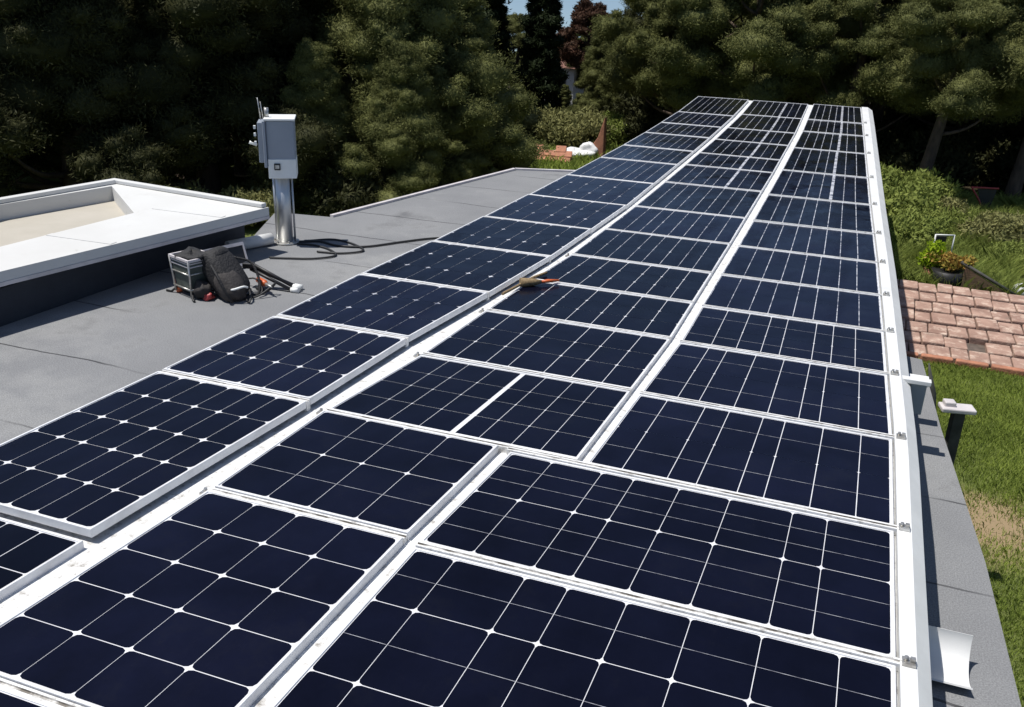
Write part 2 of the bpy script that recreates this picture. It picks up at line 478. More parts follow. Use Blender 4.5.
# ------------------------------------------------------------------ the building that carries the array
ROOF_Z = -0.25
ROOF = [(-6.45, -3.0), (0.52, -3.0), (0.52, 5.2), (0.47, 7.45), (0.38, 12.0), (0.17, 21.35),
        (-3.4, 21.6), (-3.62, 12.98), (-4.55, 12.67), (-5.46, 9.06), (-6.15, 8.97), (-5.72, 7.87), (-5.95, 4.9)]
bld = thing('flat_roofed_building', 'long flat roofed building with grey mineral felt roof carrying the solar panels', 'building', (0, 0, -3.0))


def under(name, bm, mats, parent, **k):
    """part given in world coordinates under a parent that is only translated / z-rotated"""
    o = build(name, bm, mats, parent, **k)
    mw = Matrix.Translation(parent.location) @ parent.rotation_euler.to_matrix().to_4x4()
    o.matrix_parent_inverse = mw.inverted()
    return o


bm = bmesh.new(); prism(bm, ROOF, ROOF_Z - 0.08, ROOF_Z); under('felt_roof', bm, M['felt'], bld)
bm = bmesh.new(); prism(bm, [(0.42, -3.0), (1.4, -3.0), (1.1, 3.85), (1.06, 5.0), (0.925, 6.7), (0.845, 8.1), (0.42, 8.2)], -0.63, -0.55); under('eave_ledge', bm, M['felt'], bld)
bm = bmesh.new(); prism(bm, [(0.35, -3.0), (1.36, -3.0), (1.07, 3.85), (1.03, 5.0), (0.90, 6.7), (0.82, 8.06), (0.35, 8.16)], -3.4, -0.634); under('eave_wall', bm, M['render'], bld)
inner = [(x * 0.985 - 0.02, y * 0.995 + 0.01) for x, y in ROOF]
bm = bmesh.new(); prism(bm, inner, -3.4, ROOF_Z - 0.084); under('wall', bm, M['render'], bld)
bm = bmesh.new()
E3 = [(-3.62, 12.98), (-4.55, 12.67), (-5.46, 9.06)]
for a, b_ in zip(E3[:-1], E3[1:]):
    a, b_ = Vector((*a, 0)), Vector((*b_, 0))
    mid = (a + b_) / 2; ang = math.atan2((b_ - a).y, (b_ - a).x)
    box(bm, (mid.x, mid.y, ROOF_Z + 0.012), ((b_ - a).length, 0.05, 0.03), Matrix.Rotation(ang, 3, 'Z'))
under('roof_edge_trim', bm, M['edge_trim'], bld)

# ------------------------------------------------------------------ low annex with a white rimmed roof on the left
ann = thing('white_roofed_annex', 'low annex with shade-darkened wall, broad white roof rim and sunken cream middle', 'annex', (-6.6, 5.0, -3.0))
bm = bmesh.new()
prism(bm, [(-7.6, -2.0), (-6.55, -2.0), (-5.97, 4.9), (-5.75, 7.82), (-7.2, 7.6)], -3.4, 0.035)
under('wall', bm, M['shaded_wall'], ann)
OUT = [(-7.75, -2.0), (-6.75, -2.0), (-6.45, 2.0), (-5.86, 4.98), (-5.27, 7.58), (-7.33, 7.79), (-7.66, 6.5)]
INN = [(-7.58, -1.5), (-6.95, -1.5), (-6.62, 3.0), (-6.40, 5.44), (-6.24, 6.82), (-7.22, 7.62), (-7.54, 6.5)]
bm = bmesh.new()
zt, zb = 0.20, 0.118
vo = [bm.verts.new((x, y, zt)) for x, y in OUT]; vob = [bm.verts.new((x, y, zb)) for x, y in OUT]
vi = [bm.verts.new((x, y, zt)) for x, y in INN]; vib = [bm.verts.new((x, y, 0.045)) for x, y in INN]
n = len(OUT)
for i in range(n):
    j = (i + 1) % n
    bm.faces.new((vo[i], vo[j], vi[j], vi[i]))
    bm.faces.new((vob[i], vob[j], vo[j], vo[i]))
    bm.faces.new((vi[i], vi[j], vib[j], vib[i])); bm.faces.new((vib[i], vib[j], vob[j], vob[i]))
under('roof_rim', bm, M['roof_white'], ann)
bm = bmesh.new(); bm.faces.new([bm.verts.new((x, y, 0.05)) for x, y in INN]); under('roof_well', bm, M['cream'], ann)
# raised lips along the far and end edges, and a drip edge under the fascia
bm = bmesh.new()
def lip(a, b_, w, z0, z1, bm=bm):
    a, b_ = Vector((*a, 0)), Vector((*b_, 0)); m_ = (a + b_) / 2
    ang = math.atan2((b_ - a).y, (b_ - a).x)
    box(bm, (m_.x, m_.y, (z0 + z1) / 2), ((b_ - a).length, w, z1 - z0), Matrix.Rotation(ang, 3, 'Z'))
lip((-7.70, -1.9), (-7.62, 6.5), 0.09, 0.203, 0.245); lip((-7.62, 6.45), (-7.29, 7.76), 0.09, 0.202, 0.244); lip((-7.34, 7.76), (-5.30, 7.55), 0.07, 0.203, 0.243)
under('parapet_lip', bm, M['roof_white'], ann, bevel=0.008)
for yy, xa, xb in ((5.9, -6.34, -5.67), (4.7, -6.46, -5.95), (7.05, -6.2, -5.42)):
    bm = bmesh.new(); lip((xa, yy), (xb, yy + .02), .07, .2004, .2045, bm); under('membrane_lap', bm, M['roof_white'], ann)
bm = bmesh.new()
lip((-6.46, 2.0), (-5.87, 4.98), 0.03, 0.085, 0.116, bm); lip((-5.87, 4.98), (-5.28, 7.58), 0.03, 0.086, 0.1165, bm)
under('drip_edge', bm, M['edge_trim'], ann)

# ------------------------------------------------------------------ solar array
XR = [(1.2, .46), (5.2, .48), (7, .44), (9, .39), (11.5, .31), (15.3, .205), (18.8, .11), (21.5, .03)]
C3L_A = [(1.2, -1.63), (3.2, -1.56), (4.2, -1.475)]
C3L_B = [(4.25, -1.06), (5.24, -1.0), (6.24, -.935), (9.1, -.895), (13, -.865), (17.2, -.865), (21.5, -.93)]
C2R_A = [(1.2, -1.73), (3.2, -1.635), (4.2, -1.555)]
C2R_B = [(4.25, -1.115), (5.29, -1.06), (6.28, -1.01), (9, -.98), (13, -.955), (17, -.96), (21.5, -1.035)]
C2L = [(1.2, -2.88), (3.26, -2.69), (4.3, -2.64), (5.22, -2.51), (6.25, -2.44), (7.1, -2.38), (8, -2.29), (10.3, -2.2), (13, -2.15), (15.5, -2.115), (18.8, -2.12), (21.5, -2.19)]
C1R = [(1.2, -3.05), (2.6, -2.93), (4.2, -2.77), (5.4, -2.68), (6.5, -2.54), (7.8, -2.41), (10.2, -2.28), (15, -2.21), (18.8, -2.22), (21.5, -2.28)]
C1L = [(1.2, -4.05), (3.2, -3.93), (4.4, -3.81), (5.5, -3.74), (6.7, -3.68), (7.9, -3.58), (9.15, -3.51), (10.4, -3.44), (13.2, -3.33), (15, -3.28), (18.9, -3.28), (21.5, -3.38)]

arr = thing('array_mounting_frame', 'white sheet metal mounting bed with rails and clamps beneath all the solar panels', 'mounting frame', (0, 0, ROOF_Z))
YS = list(np.linspace(-1.5, 21.45, 47))
bm = bmesh.new()
def sheet(bm, left, right, ys, z, zdrop=None):
    prev = None
    for y in ys:
        cur = (bm.verts.new((left(y), y, z)), bm.verts.new((right(y), y, z)))
        if prev: bm.faces.new((prev[0], prev[1], cur[1], cur[0]))
        prev = cur
def strip_box(bm, left, right, ys, z0, z1):
    prev = None
    for k, y in enumerate(ys):
        cur = [bm.verts.new(p) for p in ((left(y), y, z0), (right(y), y, z0), (right(y), y, z1), (left(y), y, z1))]
        if prev:
            for i in range(4):
                j = (i + 1) % 4
                bm.faces.new((prev[i], prev[j], cur[j], cur[i]))
        else: bm.faces.new(cur[::-1])
        prev = cur
    bm.faces.new(prev)
strip_box(bm, lambda y: interp(C1L, y) - 0.045, lambda y: interp(XR, y) + 0.012, YS, -0.215, -0.034)
under('base_sheet', bm, M['grimy_white'], arr)
bm = bmesh.new()
def flash_w(y): return 0.055 + 0.0035 * max(0, y - 3)
prev = None
for y in YS:
    x = interp(XR, y)
    prof = [(x + .014, -.06), (x + .014, .004), (x + .02 + flash_w(y), .004), (x + .075 + flash_w(y) + .002 * y, -.055), (x + .075 + flash_w(y) + .002 * y, -.10), (x + .05, -.10)]
    cur = [bm.verts.new((a, y, b_)) for a, b_ in prof]
    if prev:
        for i in range(len(prof)):
            j = (i + 1) % len(prof)
            bm.faces.new((prev[i], prev[j], cur[j], cur[i]))
    else: bm.faces.new(cur[::-1])
    prev = cur
bm.faces.new(prev)
under('edge_flashing', bm, M['white'], arr)
ROW3 = [1.3, 3.2, 4.21, 5.235, 6.22, 7.08, 8.0, 9.03, 10.17, 11.6, 13.33, 15.33, 17.22, 18.85, 21.4]
ROW2 = [0.7, 1.84, 3.23, 4.235, 5.255, 6.26, 7.13, 8.02, 9.07, 10.22, 11.73, 13.05, 14.1, 15.5, 16.9, 18.85, 21.3]
ROW1 = [1.5, 2.66, 4.24, 5.38, 6.54, 7.76, 8.9, 10.13, 11.48, 12.9, 14.1, 15.5, 16.8, 18.4, 21.2]

ORD = ['first', 'second', 'third', 'fourth', 'fifth', 'sixth', 'seventh', 'eighth', 'ninth', 'tenth', 'eleventh', 'twelfth', 'thirteenth', 'fourteenth', 'fifteenth', 'sixteenth']


def solar_panel(c, zt, nx, ny, nb, gx, gy, cham, busw, jitter, label, mid=None, depth=0.045, seed=0, frame=0.013, worn=False):
    """c = corners (near-left, near-right, far-right, far-left) as (x, y); zt top height"""
    rng = random.Random(seed)
    cx = sum(p[0] for p in c) / 4; cy = sum(p[1] for p in c) / 4
    t = thing('solar_panel', label, 'solar panel', (cx, cy, zt - depth), 0, 'solar panels in the rooftop array')
    q = [Vector((p[0] - cx, p[1] - cy, 0)) for p in c]
    W = ((q[1] - q[0]).length + (q[2] - q[3]).length) / 2
    H = ((q[3] - q[0]).length + (q[2] - q[1]).length) / 2
    # slight individual tilt so the glass of neighbours reflects differently
    tx, ty = rng.uniform(-.004, .004), rng.uniform(-.004, .004)

    def P(u, v, z):
        p = (q[0] * (1 - u) + q[1] * u) * (1 - v) + (q[3] * (1 - u) + q[2] * u) * v
        return (p.x, p.y, z + depth + tx * (u - .5) + ty * (v - .5))
    fw = frame
    fu, fv = fw / W, fw / H
    bm = bmesh.new()
    o = [(0, 0), (1, 0), (1, 1), (0, 1)]
    i_ = [(fu, fv), (1 - fu, fv), (1 - fu, 1 - fv), (fu, 1 - fv)]
    vo = [bm.verts.new(P(*p, 0)) for p in o]; vi = [bm.verts.new(P(*p, 0)) for p in i_]
    vob = [bm.verts.new(P(*p, -depth)) for p in o]; vib = [bm.verts.new(P(*p, -0.012)) for p in i_]
    for k in range(4):
        j = (k + 1) % 4
        bm.faces.new((vo[k], vo[j], vi[j], vi[k])); bm.faces.new((vob[k], vob[j], vo[j], vo[k])); bm.faces.new((vi[k], vi[j], vib[j], vib[k]))
    build('frame', bm, M['frame'], t, bevel=0.003)
    # laminate: white backsheet, cells, busbars
    bm = bmesh.new()
    bm.faces.new([bm.verts.new(P(*p, -0.006)) for p in i_]).material_index = 0
    mu, mv = fu + 0.005 / W, fv + 0.005 / H
    us = [mu + (1 - 2 * mu) * (k + (rng.uniform(-jitter, jitter) if 0 < k < nx else 0)) / nx for k in range(nx + 1)]
    vs_ = [mv + (1 - 2 * mv) * (k + (rng.uniform(-jitter, jitter) * .6 if 0 < k < ny else 0)) / ny for k in range(ny + 1)]
    hu, hv = gx / W / 2, gy / H / 2
    for a in range(nx):
        wide = 0.014 / W if (mid is not None and a == mid) else 0
        wider = 0.014 / W if (mid is not None and a + 1 == mid) else 0
        for b_ in range(ny):
            u0, u1 = us[a] + (hu if a else 0) + wide, us[a + 1] - (hu if a < nx - 1 else 0) - wider
            v0, v1 = vs_[b_] + (hv if b_ else 0), vs_[b_ + 1] - (hv if b_ < ny - 1 else 0)
            k = cham * rng.uniform(.85, 1.2)
            cu, cv = k / W, k / H
            pts = [(u0 + cu, v0), (u1 - cu, v0), (u1 - cu * .3, v0 + cv * .3), (u1, v0 + cv), (u1, v1 - cv), (u1 - cu * .3, v1 - cv * .3), (u1 - cu, v1), (u0 + cu, v1), (u0 + cu * .3, v1 - cv * .3), (u0, v1 - cv), (u0, v0 + cv), (u0 + cu * .3, v0 + cv * .3)]
            bm.faces.new([bm.verts.new(P(*p, -0.0045)) for p in pts]).material_index = 1
            for s in range(nb):
                v = v0 + (v1 - v0) * (s + 1) / (nb + 1)
                h = busw / H / 2
                bm.faces.new([bm.verts.new(P(*p, -0.003)) for p in ((u0, v - h), (u1, v - h), (u1, v + h), (u0, v + h))]).material_index = 2
    build('laminate', bm, [M['worn_backsheet' if worn else 'backsheet'], M['cell'], M['busbar']], t)
    return t


def quad(Lf, Rf, ya, yb, gap):
    a, b_ = ya + gap / 2, yb - gap / 2
    return [(interp(Lf, a), a), (interp(Rf, a), a), (interp(Rf, b_), b_), (interp(Lf, b_), b_)]


LAST = {'right': len(ROW3) - 1, 'middle': len(ROW2) - 1, 'left': len(ROW1) - 1}
def plabel(colname, i, look):
    n = LAST[colname]
    where = 'nearest the camera' if i == 0 else ('at the far end' if i == n - 1 else ORD[i] + ' from the camera')
    return '%s solar panel of the %s column, %s' % (look, colname, where)


for i in range(len(ROW3) - 1):
    ya, yb = ROW3[i], ROW3[i + 1]
    L_ = C3L_A if i < 2 else C3L_B
    Q = quad(L_, XR, ya, yb, .044 if i < 4 else .036)
    if i < 2:
        solar_panel(Q, 0, 8, 4 if i == 0 else 2, 1 if i == 0 else 2, .0036, .0050, .019, .0026, .26, plabel('right', i, 'wide navy diamond-jointed'), seed=30 + i)
    elif i < 5:
        solar_panel(Q, 0, 8, 2, 1, .0048, .0025, .008, .0028, .24, plabel('right', i, 'navy fine-gridded'), seed=30 + i)
    else:
        far = (i - 5) * .0006
        solar_panel(Q, 0, 8, 2, 0,   .0062 + far, .002, .003, .004, .10, plabel('right', i, 'dark striped'), mid=5 if i > 8 else None, seed=30 + i, frame=.011, worn=True)

for i in range(len(ROW2) - 1):
    ya, yb = ROW2[i], ROW2[i + 1]
    L_, R_ = C2L, (C2R_A if i < 3 else C2R_B)
    Q = quad(L_, R_, ya, yb, .044 if i < 5 else .036)
    if i < 2:
        solar_panel(Q, .012, 4, 5, 0, .0036, .0050, .022, .004, .08, plabel('middle', i, 'navy rounded-cell'), seed=60 + i)
    elif i == 2:
        solar_panel(Q, .012, 4, 2, 1, .0040, .0046, .018, .0028, .10, plabel('middle', i, 'navy four-wide'), seed=61)
    elif i == 3:
        solar_panel(Q, 0, 8, 4, 0, .0044, .0038, .006, .004, .12, plabel('middle', i, 'double-width split navy'), mid=4, seed=62)
    elif i < 7:
        solar_panel(Q, 0, 7, 3, 0, .0055, .0040, .012, .004, .12, plabel('middle', i, 'navy fine-gridded'), seed=60 + i)
    else:
        far = (i - 7) * .0006
        solar_panel(Q, 0, 8, 2, 0, .0060 + far, .0025, .016 if i < 10 else .004, .004, .10, plabel('middle', i, 'dark striped'), mid=5 if i > 9 else None, seed=60 + i, frame=.011, worn=True)

def c1z(i): return max(.012, .042 - .007 * max(0, i - 3))


for i in range(len(ROW1) - 1):
    ya, yb = ROW1[i], ROW1[i + 1]
    Q = quad(C1L, C1R, ya, yb, .044)
    if i == 0:
        solar_panel(Q, .012, 5, 4, 0, .006, .006, .012, .004, .05, plabel('left', i, 'low-set navy'), seed=90)
    elif i < 8:
        solar_panel(Q, c1z(i), 6, 5 if i == 1 else 3, 0, .0042, .0036, .026, .004, .10,
                    plabel('left', i, 'raised navy bright-jointed'), depth=.045, seed=90 + i, worn=i > 2)
    else:
        far = (i - 8) * .0007
        solar_panel(Q, c1z(i), 8, 2, 0, .0064 + far, .0025, .004, .004, .10, plabel('left', i, 'dark striped'), depth=.04, seed=90 + i, frame=.011, worn=True)

def rail(bm, x0, x1, y, w, z0, z1):
    h = w / 2
    pr = [(-h, z0), (h, z0), (h, z1), (h * .42, z1), (h * .34, z1 - .007), (-h * .34, z1 - .007), (-h * .42, z1), (-h, z1)]
    a = [bm.verts.new((x0, y + p, q_)) for p, q_ in pr]; b_ = [bm.verts.new((x1, y + p, q_)) for p, q_ in pr]
    for k in range(8):
        j = (k + 1) % 8
        bm.faces.new((a[k], a[j], b_[j], b_[k])).material_index = 1 if k in (3, 4, 5) else 0
    bm.faces.new(a[::-1]); bm.faces.new(b_)
# row rails between the panels of each column, a little grimy; clamps at the right-hand ends
for i, y in enumerate(ROW3[1:-1]):
    Lf = C3L_A if i < 1 else C3L_B
    if i == 1: Lf = [(4, -1.5), (4.5, -1.5)]
    bm = bmesh.new()
    x0, x1 = interp(Lf, y) , interp(XR, y) + .03
    rail(bm, x0, x1, y, .036 if i < 4 else .028, -.03, .006)
    under('row_rail', bm, [M['grimy_white'], M['groove']], arr)
    bm = bmesh.new()
    xe = interp(XR, y) + .045
    box(bm, (xe, y, .012), (.05, .045, .012)); box(bm, (xe + .012, y, .024), (.018, .018, .02)); tube(bm, [(xe - .012, y, .018), (xe - .012, y, .036)], .008, 8)
    under('clamp', bm, M['silver'], arr)
for i, y in enumerate(ROW2[1:-1]):
    bm = bmesh.new()
    x0, x1 = interp(C2L, y), interp(C2R_A if i < 2 else C2R_B, y)
    rail(bm, x0, x1, y, .036 if i < 5 else .028, -.034, .003)
    under('row_rail', bm, [M['grimy_white'], M['groove']], arr)
    if i < 7:
        bm = bmesh.new()
        xe = x0 - .035
        box(bm, (xe, y, -.03), (.05, .04, .02)); tube(bm, [(xe, y, -.02), (xe, y, .002)], .009, 8)
        under('clamp', bm, M['silver'], arr)
for i, y in enumerate(ROW1[2:-1]):
    bm = bmesh.new()
    x0, x1 = interp(C1L, y), interp(C1R, y)
    rail(bm, x0, x1, y, .037, -.03, c1z(i + 1) - .006)
    under('row_rail', bm, [M['grimy_white'], M['groove']], arr)
# rail that runs past the flashing and carries a bracket box
bm = bmesh.new(); box(bm, (.625, 6.22, -.02), (.22, .06, .03)); under('projecting_rail', bm, M['white'], arr, bevel=.004)
bm = bmesh.new(); box(bm, (.665, 6.27, -.15), (.10, .10, .22)); under('bracket_box', bm, M['cabinet'], arr, bevel=.006)
bm = bmesh.new(); box(bm, (.70, 6.75, -.22), (.16, .10, .05)); under('bracket_plate', bm, M['white'], arr, bevel=.006)

# ------------------------------------------------------------------ white downspout sticking out over the felt strip
dp = thing('gutter_piece', 'short white half-round gutter piece poking out over the felt strip', 'gutter', (.77, 3.90, -.55))
dp.scale = (.95, .80, .85)
bm = bmesh.new()
prof = [(.19 * math.cos(a), .20 + .19 * math.sin(a)) for a in np.linspace(1.27 * math.pi, 1.98 * math.pi, 48)]
prof = prof + [(p[0] * .965, .202 + (p[1] - .20) * .955) for p in prof[::-1]]
ra = [bm.verts.new((-.2, y, z)) for y, z in prof]; rb = [bm.verts.new((.125, y, z)) for y, z in prof]
for k in range(len(prof)):
    j = (k + 1) % len(prof)
    bm.faces.new((ra[k], ra[j], rb[j], rb[k]))
for k in range(47):
    bm.faces.new((rb[k], rb[k + 1], rb[94 - k], rb[95 - k]))
build('gutter_trough', bm, M['white'], dp, smooth=False)
bm = bmesh.new(); box(bm, (-.08, .03, .007), (.10, .10, .012)); build('gutter_bracket', bm, M['white'], dp)

# ------------------------------------------------------------------ equipment pole and cabinet
PX, PY = -5.33, 7.93
po = thing('equipment_pole', 'galvanised pole carrying a grey weatherproof equipment cabinet on the roof', 'utility pole', (PX, PY, ROOF_Z))
bm = bmesh.new(); tube(bm, [(0, 0, .01), (0, 0, .74)], .072, 28); build('pole', bm, M['chrome'], po)
bm = bmesh.new(); tube(bm, [(.078, .05, .0), (.078, .05, .72)], .011, 10); tube(bm, [(-.115, .03, 0), (-.115, .03, .72)], .02, 10); build('conduit', bm, M['chrome'], po)
bm = bmesh.new(); tube(bm, [(0, 0, 0), (0, 0, .02)], .135, 28)
for k in range(6):
    a = k * math.pi / 3 + .3
    tube(bm, [(.112 * math.cos(a), .112 * math.sin(a), .02), (.112 * math.cos(a), .112 * math.sin(a), .04)], .011, 6)
build('base_flange', bm, M['silver'], po)
RC = Matrix.Rotation(math.radians(30), 3, 'Z')
def rc(x, y, z): return tuple(RC @ Vector((x, y, z)))
bm = bmesh.new()
def cab(bm, x0, x1, y0, y1, z0, z1, topy=0):
    v = []
    for z, yy in ((z0, y0), (z1, y0 + topy)):
        for x, y in ((x0, yy), (x1, yy), (x1, y1), (x0, y1)):
            v.append(bm.verts.new(rc(x, y, z)))
    for f in ((3, 2, 1, 0), (4, 5, 6, 7), (0, 1, 5, 4), (1, 2, 6, 5), (2, 3, 7, 6), (3, 0, 4, 7)):
        bm.faces.new([v[k] for k in f])
cab(bm, -.12, .15, -.13, .15, .79, 1.25)
cb = build('cabinet', bm, M['cabinet'], po, bevel=.012)
bm = bmesh.new(); cab(bm, -.117, .153, -.137, .12, .69, .88); lw = build('lower_cover', bm, M['cabinet_white'], cb, bevel=.006)
bm = bmesh.new(); cab(bm, -.135, .163, -.145, .165, 1.252, 1.272); build('lid', bm, M['cabinet_white'], cb, bevel=.005)
bm = bmesh.new(); cab(bm, -.20, -.124, -.10, .13, .84, 1.23)
cab(bm, -.15, -.121, -.15, -.1, .80, 1.25)
build('side_module', bm, M['cabinet'], cb, bevel=.006)
bm = bmesh.new(); cab(bm, -.06, .0, -.15, -.13, .775, .84); build('socket', bm, M['dark'], cb, bevel=.004)
bm = bmesh.new(); cab(bm, -.05, -.01, -.154, -.148, .79, .825); build('socket_cover', bm, M['silver'], cb)
bm = bmesh.new()
for zz in (1.02, 1.10, 1.17):
    cab(bm, -.235, -.215, -.115, -.08, zz, zz + .03)
build('latch', bm, M['cabinet_white'], cb)
bm = bmesh.new(); tube(bm, [rc(-.22, -.02, 1.0), rc(-.27, -.03, 1.02), rc(-.29, -.03, 1.03)], [.012, .012, .018], 10); build('side_arm', bm, M['cabinet_white'], cb)
bm = bmesh.new()
for x, y, h in ((-.14, -.04, .17), (-.11, .03, .11), (-.17, .02, .20)):
    tube(bm, [rc(x, y, 1.24), rc(x - .02, y, 1.25 + h)], [.007, .004], 8)
tube(bm, [rc(-.11, -.02, 1.24), rc(-.11, -.02, 1.36)], .022, 12)
build('antenna', bm, M['silver'], cb)

# ------------------------------------------------------------------ cables on the roof
z = ROOF_Z + .014
def cable(pts, label, r=.012):
    bm = bmesh.new(); tube(bm, spline(pts, 10), r, 8)
    tag(build('cable', bm, M['rubber']), label, 'cable', 'black cables by the pole')
cable([(-5.2, 7.97, z), (-5.02, 8.08, z), (-4.78, 8.02, z), (-4.5, 8.12, z), (-4.25, 8.45, z), (-4.02, 8.72, z), (-3.70, 8.90, z)], 'black cable running from the pole base to the left column of panels', .011)
cable([(-5.18, 7.90, z), (-5.0, 7.93, z), (-4.78, 7.86, z), (-4.62, 7.70, z), (-4.75, 7.52, z), (-4.98, 7.42, z), (-5.15, 7.36, z)], 'black cable curling back toward the backpack with a free end', .010)
cable([(-5.17, 8.02, z), (-4.95, 8.2, z), (-4.7, 8.16, z), (-4.46, 7.98, z), (-4.6, 7.8, z), (-4.85, 7.74, z)], 'black cable lying in a loose loop beyond the pole base', .010)

# ------------------------------------------------------------------ things left on the roof by the pole
cr = thing('tool_crate', 'small green grey metal crate with pale rim standing behind the backpack', 'crate', (-5.13, 6.22, ROOF_Z), math.radians(-20))
cr.scale = (.86, .86, .82)
bm = bmesh.new()
def taper_box(bm, w0, d0, w1, d1, z0, z1):
    v = [bm.verts.new((sx * w * .5, sy * d * .5, zz)) for zz, w, d in ((z0, w0, d0), (z1, w1, d1)) for sx, sy in ((-1, -1), (1, -1), (1, 1), (-1, 1))]
    for f in ((3, 2, 1, 0), (0, 1, 5, 4), (1, 2, 6, 5), (2, 3, 7, 6), (3, 0, 4, 7), (4, 5, 6, 7)): bm.faces.new([v[k] for k in f])
taper_box(bm, .26, .24, .32, .28, .06, .40); build('bin', bm, M['crate'], cr, bevel=.015)
bm = bmesh.new()
for sx, sy in ((-1, -1), (1, -1), (1, 1), (-1, 1)): tube(bm, [(sx * .14, sy * .128, .03), (sx * .168, sy * .148, .41)], .011, 8)
for zz in (.10, .26):
    tube(bm, [(-.15, -.14, zz), (.15, -.14, zz)], .008, 6); tube(bm, [(.15, -.14, zz), (.15, .14, zz)], .008, 6)
build('tube_frame', bm, M['silver'], cr)
bm = bmesh.new()
for zz in (.34, .375): box(bm, (0, 0, zz), (.325, .285, .014))
for sx in (-1, 1):
    box(bm, (sx * .165, 0, .41), (.02, .31, .03)); box(bm, (0, sx * .145, .41), (.31, .02, .03))
build('rim', bm, M['edge_trim'], cr, bevel=.004)
bm = bmesh.new(); blob(bm, (0, 0, .405), (.15, .13, .06), noise=.2, power=.8, seed=77); build('black_bundle', bm, M['black_cloth'], cr)
for sx, sy in ((-1, -1), (1, -1), (1, 1), (-1, 1)):
    bm = bmesh.new(); tube(bm, [(sx * .12, sy * .1, .09), (sx * .19, sy * .15, .012), (sx * .25, sy * .17, .012)], .012, 8); build('leg', bm, M['dark'], cr)

bp = thing('backpack', 'slumped black backpack with loose straps leaning on the small crate', 'backpack', (-4.84, 6.28, ROOF_Z), math.radians(-12))
bp.scale = (.92, .9, .84)
LEAN = Matrix.Rotation(math.radians(-38), 3, 'Y')
bm = bmesh.new(); blob(bm, (-.02, 0, .225), (.135, .16, .27), LEAN, noise=.03, power=.62, seed=3); build('pack_body', bm, M['black_cloth'], bp)
bm = bmesh.new(); blob(bm, (.10, -.05, .15), (.10, .13, .17), LEAN, noise=.06, power=.8, seed=5); build('front_pocket', bm, M['brown_cloth'], bp)
bm = bmesh.new(); blob(bm, (-.15, .0, .38), (.13, .16, .08), LEAN, noise=.05, power=.8, seed=6); build('top_flap', bm, M['black_cloth'], bp)
def strap(pts, w=.022, m_='black_cloth', nm='strap'):
    bm = bmesh.new(); S_ = spline(pts, 8); tube(bm, S_, w * .55, 8); build(nm, bm, M[m_], bp)
strap([(-.02, -.15, .36), (.12, -.2, .27), (.2, -.19, .12), (.22, -.15, .02)])
strap([(-.02, .12, .38), (.10, .22, .32), (.22, .2, .15), (.26, .14, .03)])
strap([(.15, -.13, .13), (.22, -.12, .15), (.27, -.05, .17), (.27, .0, .15)], .02, 'cabinet_white', 'buckle_strap')
bm = bmesh.new(); blob(bm, (-.12, -.2, .09), (.10, .07, .09), noise=.12, seed=9); build('side_pouch', bm, M['brown_cloth'], bp)

td = thing('cordless_drill', 'orange cordless drill lying beside the backpack', 'drill', (-4.64, 6.5, ROOF_Z), math.radians(-30))
td.scale = (.75, .75, .75)
bm = bmesh.new(); tube(bm, [(-.10, 0, .12), (.06, 0, .12), (.11, 0, .12)], [.035, .04, .022], 14); build('motor_body', bm, M['orange'], td)
bm = bmesh.new(); box(bm, (-.06, 0, .06), (.045, .04, .12), Matrix.Rotation(.2, 3, 'Y')); box(bm, (-.07, 0, .018), (.11, .07, .036)); build('grip', bm, M['dark'], td, bevel=.008)
bm = bmesh.new(); tube(bm, [(.11, 0, .12), (.17, 0, .12), (.25, 0, .12)], [.022, .016, .006], 12); build('chuck', bm, M['silver'], td)
tp = thing('folded_tripod', 'folded black tripod with a pale foot lying beyond the backpack', 'tripod', (-4.52, 6.62, ROOF_Z), math.radians(10))
for k, (dy, dz) in enumerate(((-.03, .05), (.03, .06), (0, .1))):
    bm = bmesh.new(); tube(bm, [(-.28, dy * .4, dz + .12), (.1, dy * 1.4, .02 + .01 * k)], .016, 8)
    lg = build('leg', bm, M['dark'], tp)
    bm = bmesh.new(); tube(bm, [(.1, dy * 1.4, .02 + .01 * k), (.17, dy * 1.6, .022)], .022, 10); build('foot', bm, M['cabinet_white'], lg)
bm = bmesh.new(); box(bm, (-.30, 0, .20), (.09, .08, .05)); build('head', bm, M['dark'], tp, bevel=.01)
bm = bmesh.new()
rg2 = random.Random(4)
pts_ = [(-4.98 + .32 * math.cos(k * .9) * (1 - k * .012) + k * .012, 6.33 + .16 * math.sin(k * 1.25), ROOF_Z + .02 + .10 * abs(math.sin(k * .8)) * (k % 3 == 0)) for k in range(26)]
tube(bm, spline(pts_, 6), .008, 6)
tag(build('cord', bm, M['rubber']), 'thin black cord tangled around the crate and backpack', 'cord')
sp = thing('spray_can', 'small orange and white spray can lying by the crate leg', 'can', (-5.24, 6.25, ROOF_Z), math.radians(60))
bm = bmesh.new(); tube(bm, [(-.09, 0, .035), (.05, 0, .035)], .035, 14); build('can_body', bm, M['orange'], sp)
bm = bmesh.new(); tube(bm, [(.05, 0, .035), (.09, 0, .035), (.11, 0, .035)], [.032, .03, .012], 14); build('cap', bm, M['cabinet_white'], sp)
rg_ = thing('red_cloth', 'crumpled red rag tucked between the crate and backpack', 'rag', (-4.93, 6.12, ROOF_Z))
bm = bmesh.new(); blob(bm, (0, 0, .035), (.06, .045, .035), noise=.2, seed=21); build('rag_folds', bm, M['red'], rg_)
fr_ = thing('leaning_framed_sheet', 'dark sheet in a pale frame propped up behind the small crate', 'framed sheet', (-5.28, 6.74, ROOF_Z), math.radians(69))
fr_.scale = (.68, .9, 1.25)
TILT = Matrix.Rotation(math.radians(62), 3, 'X')
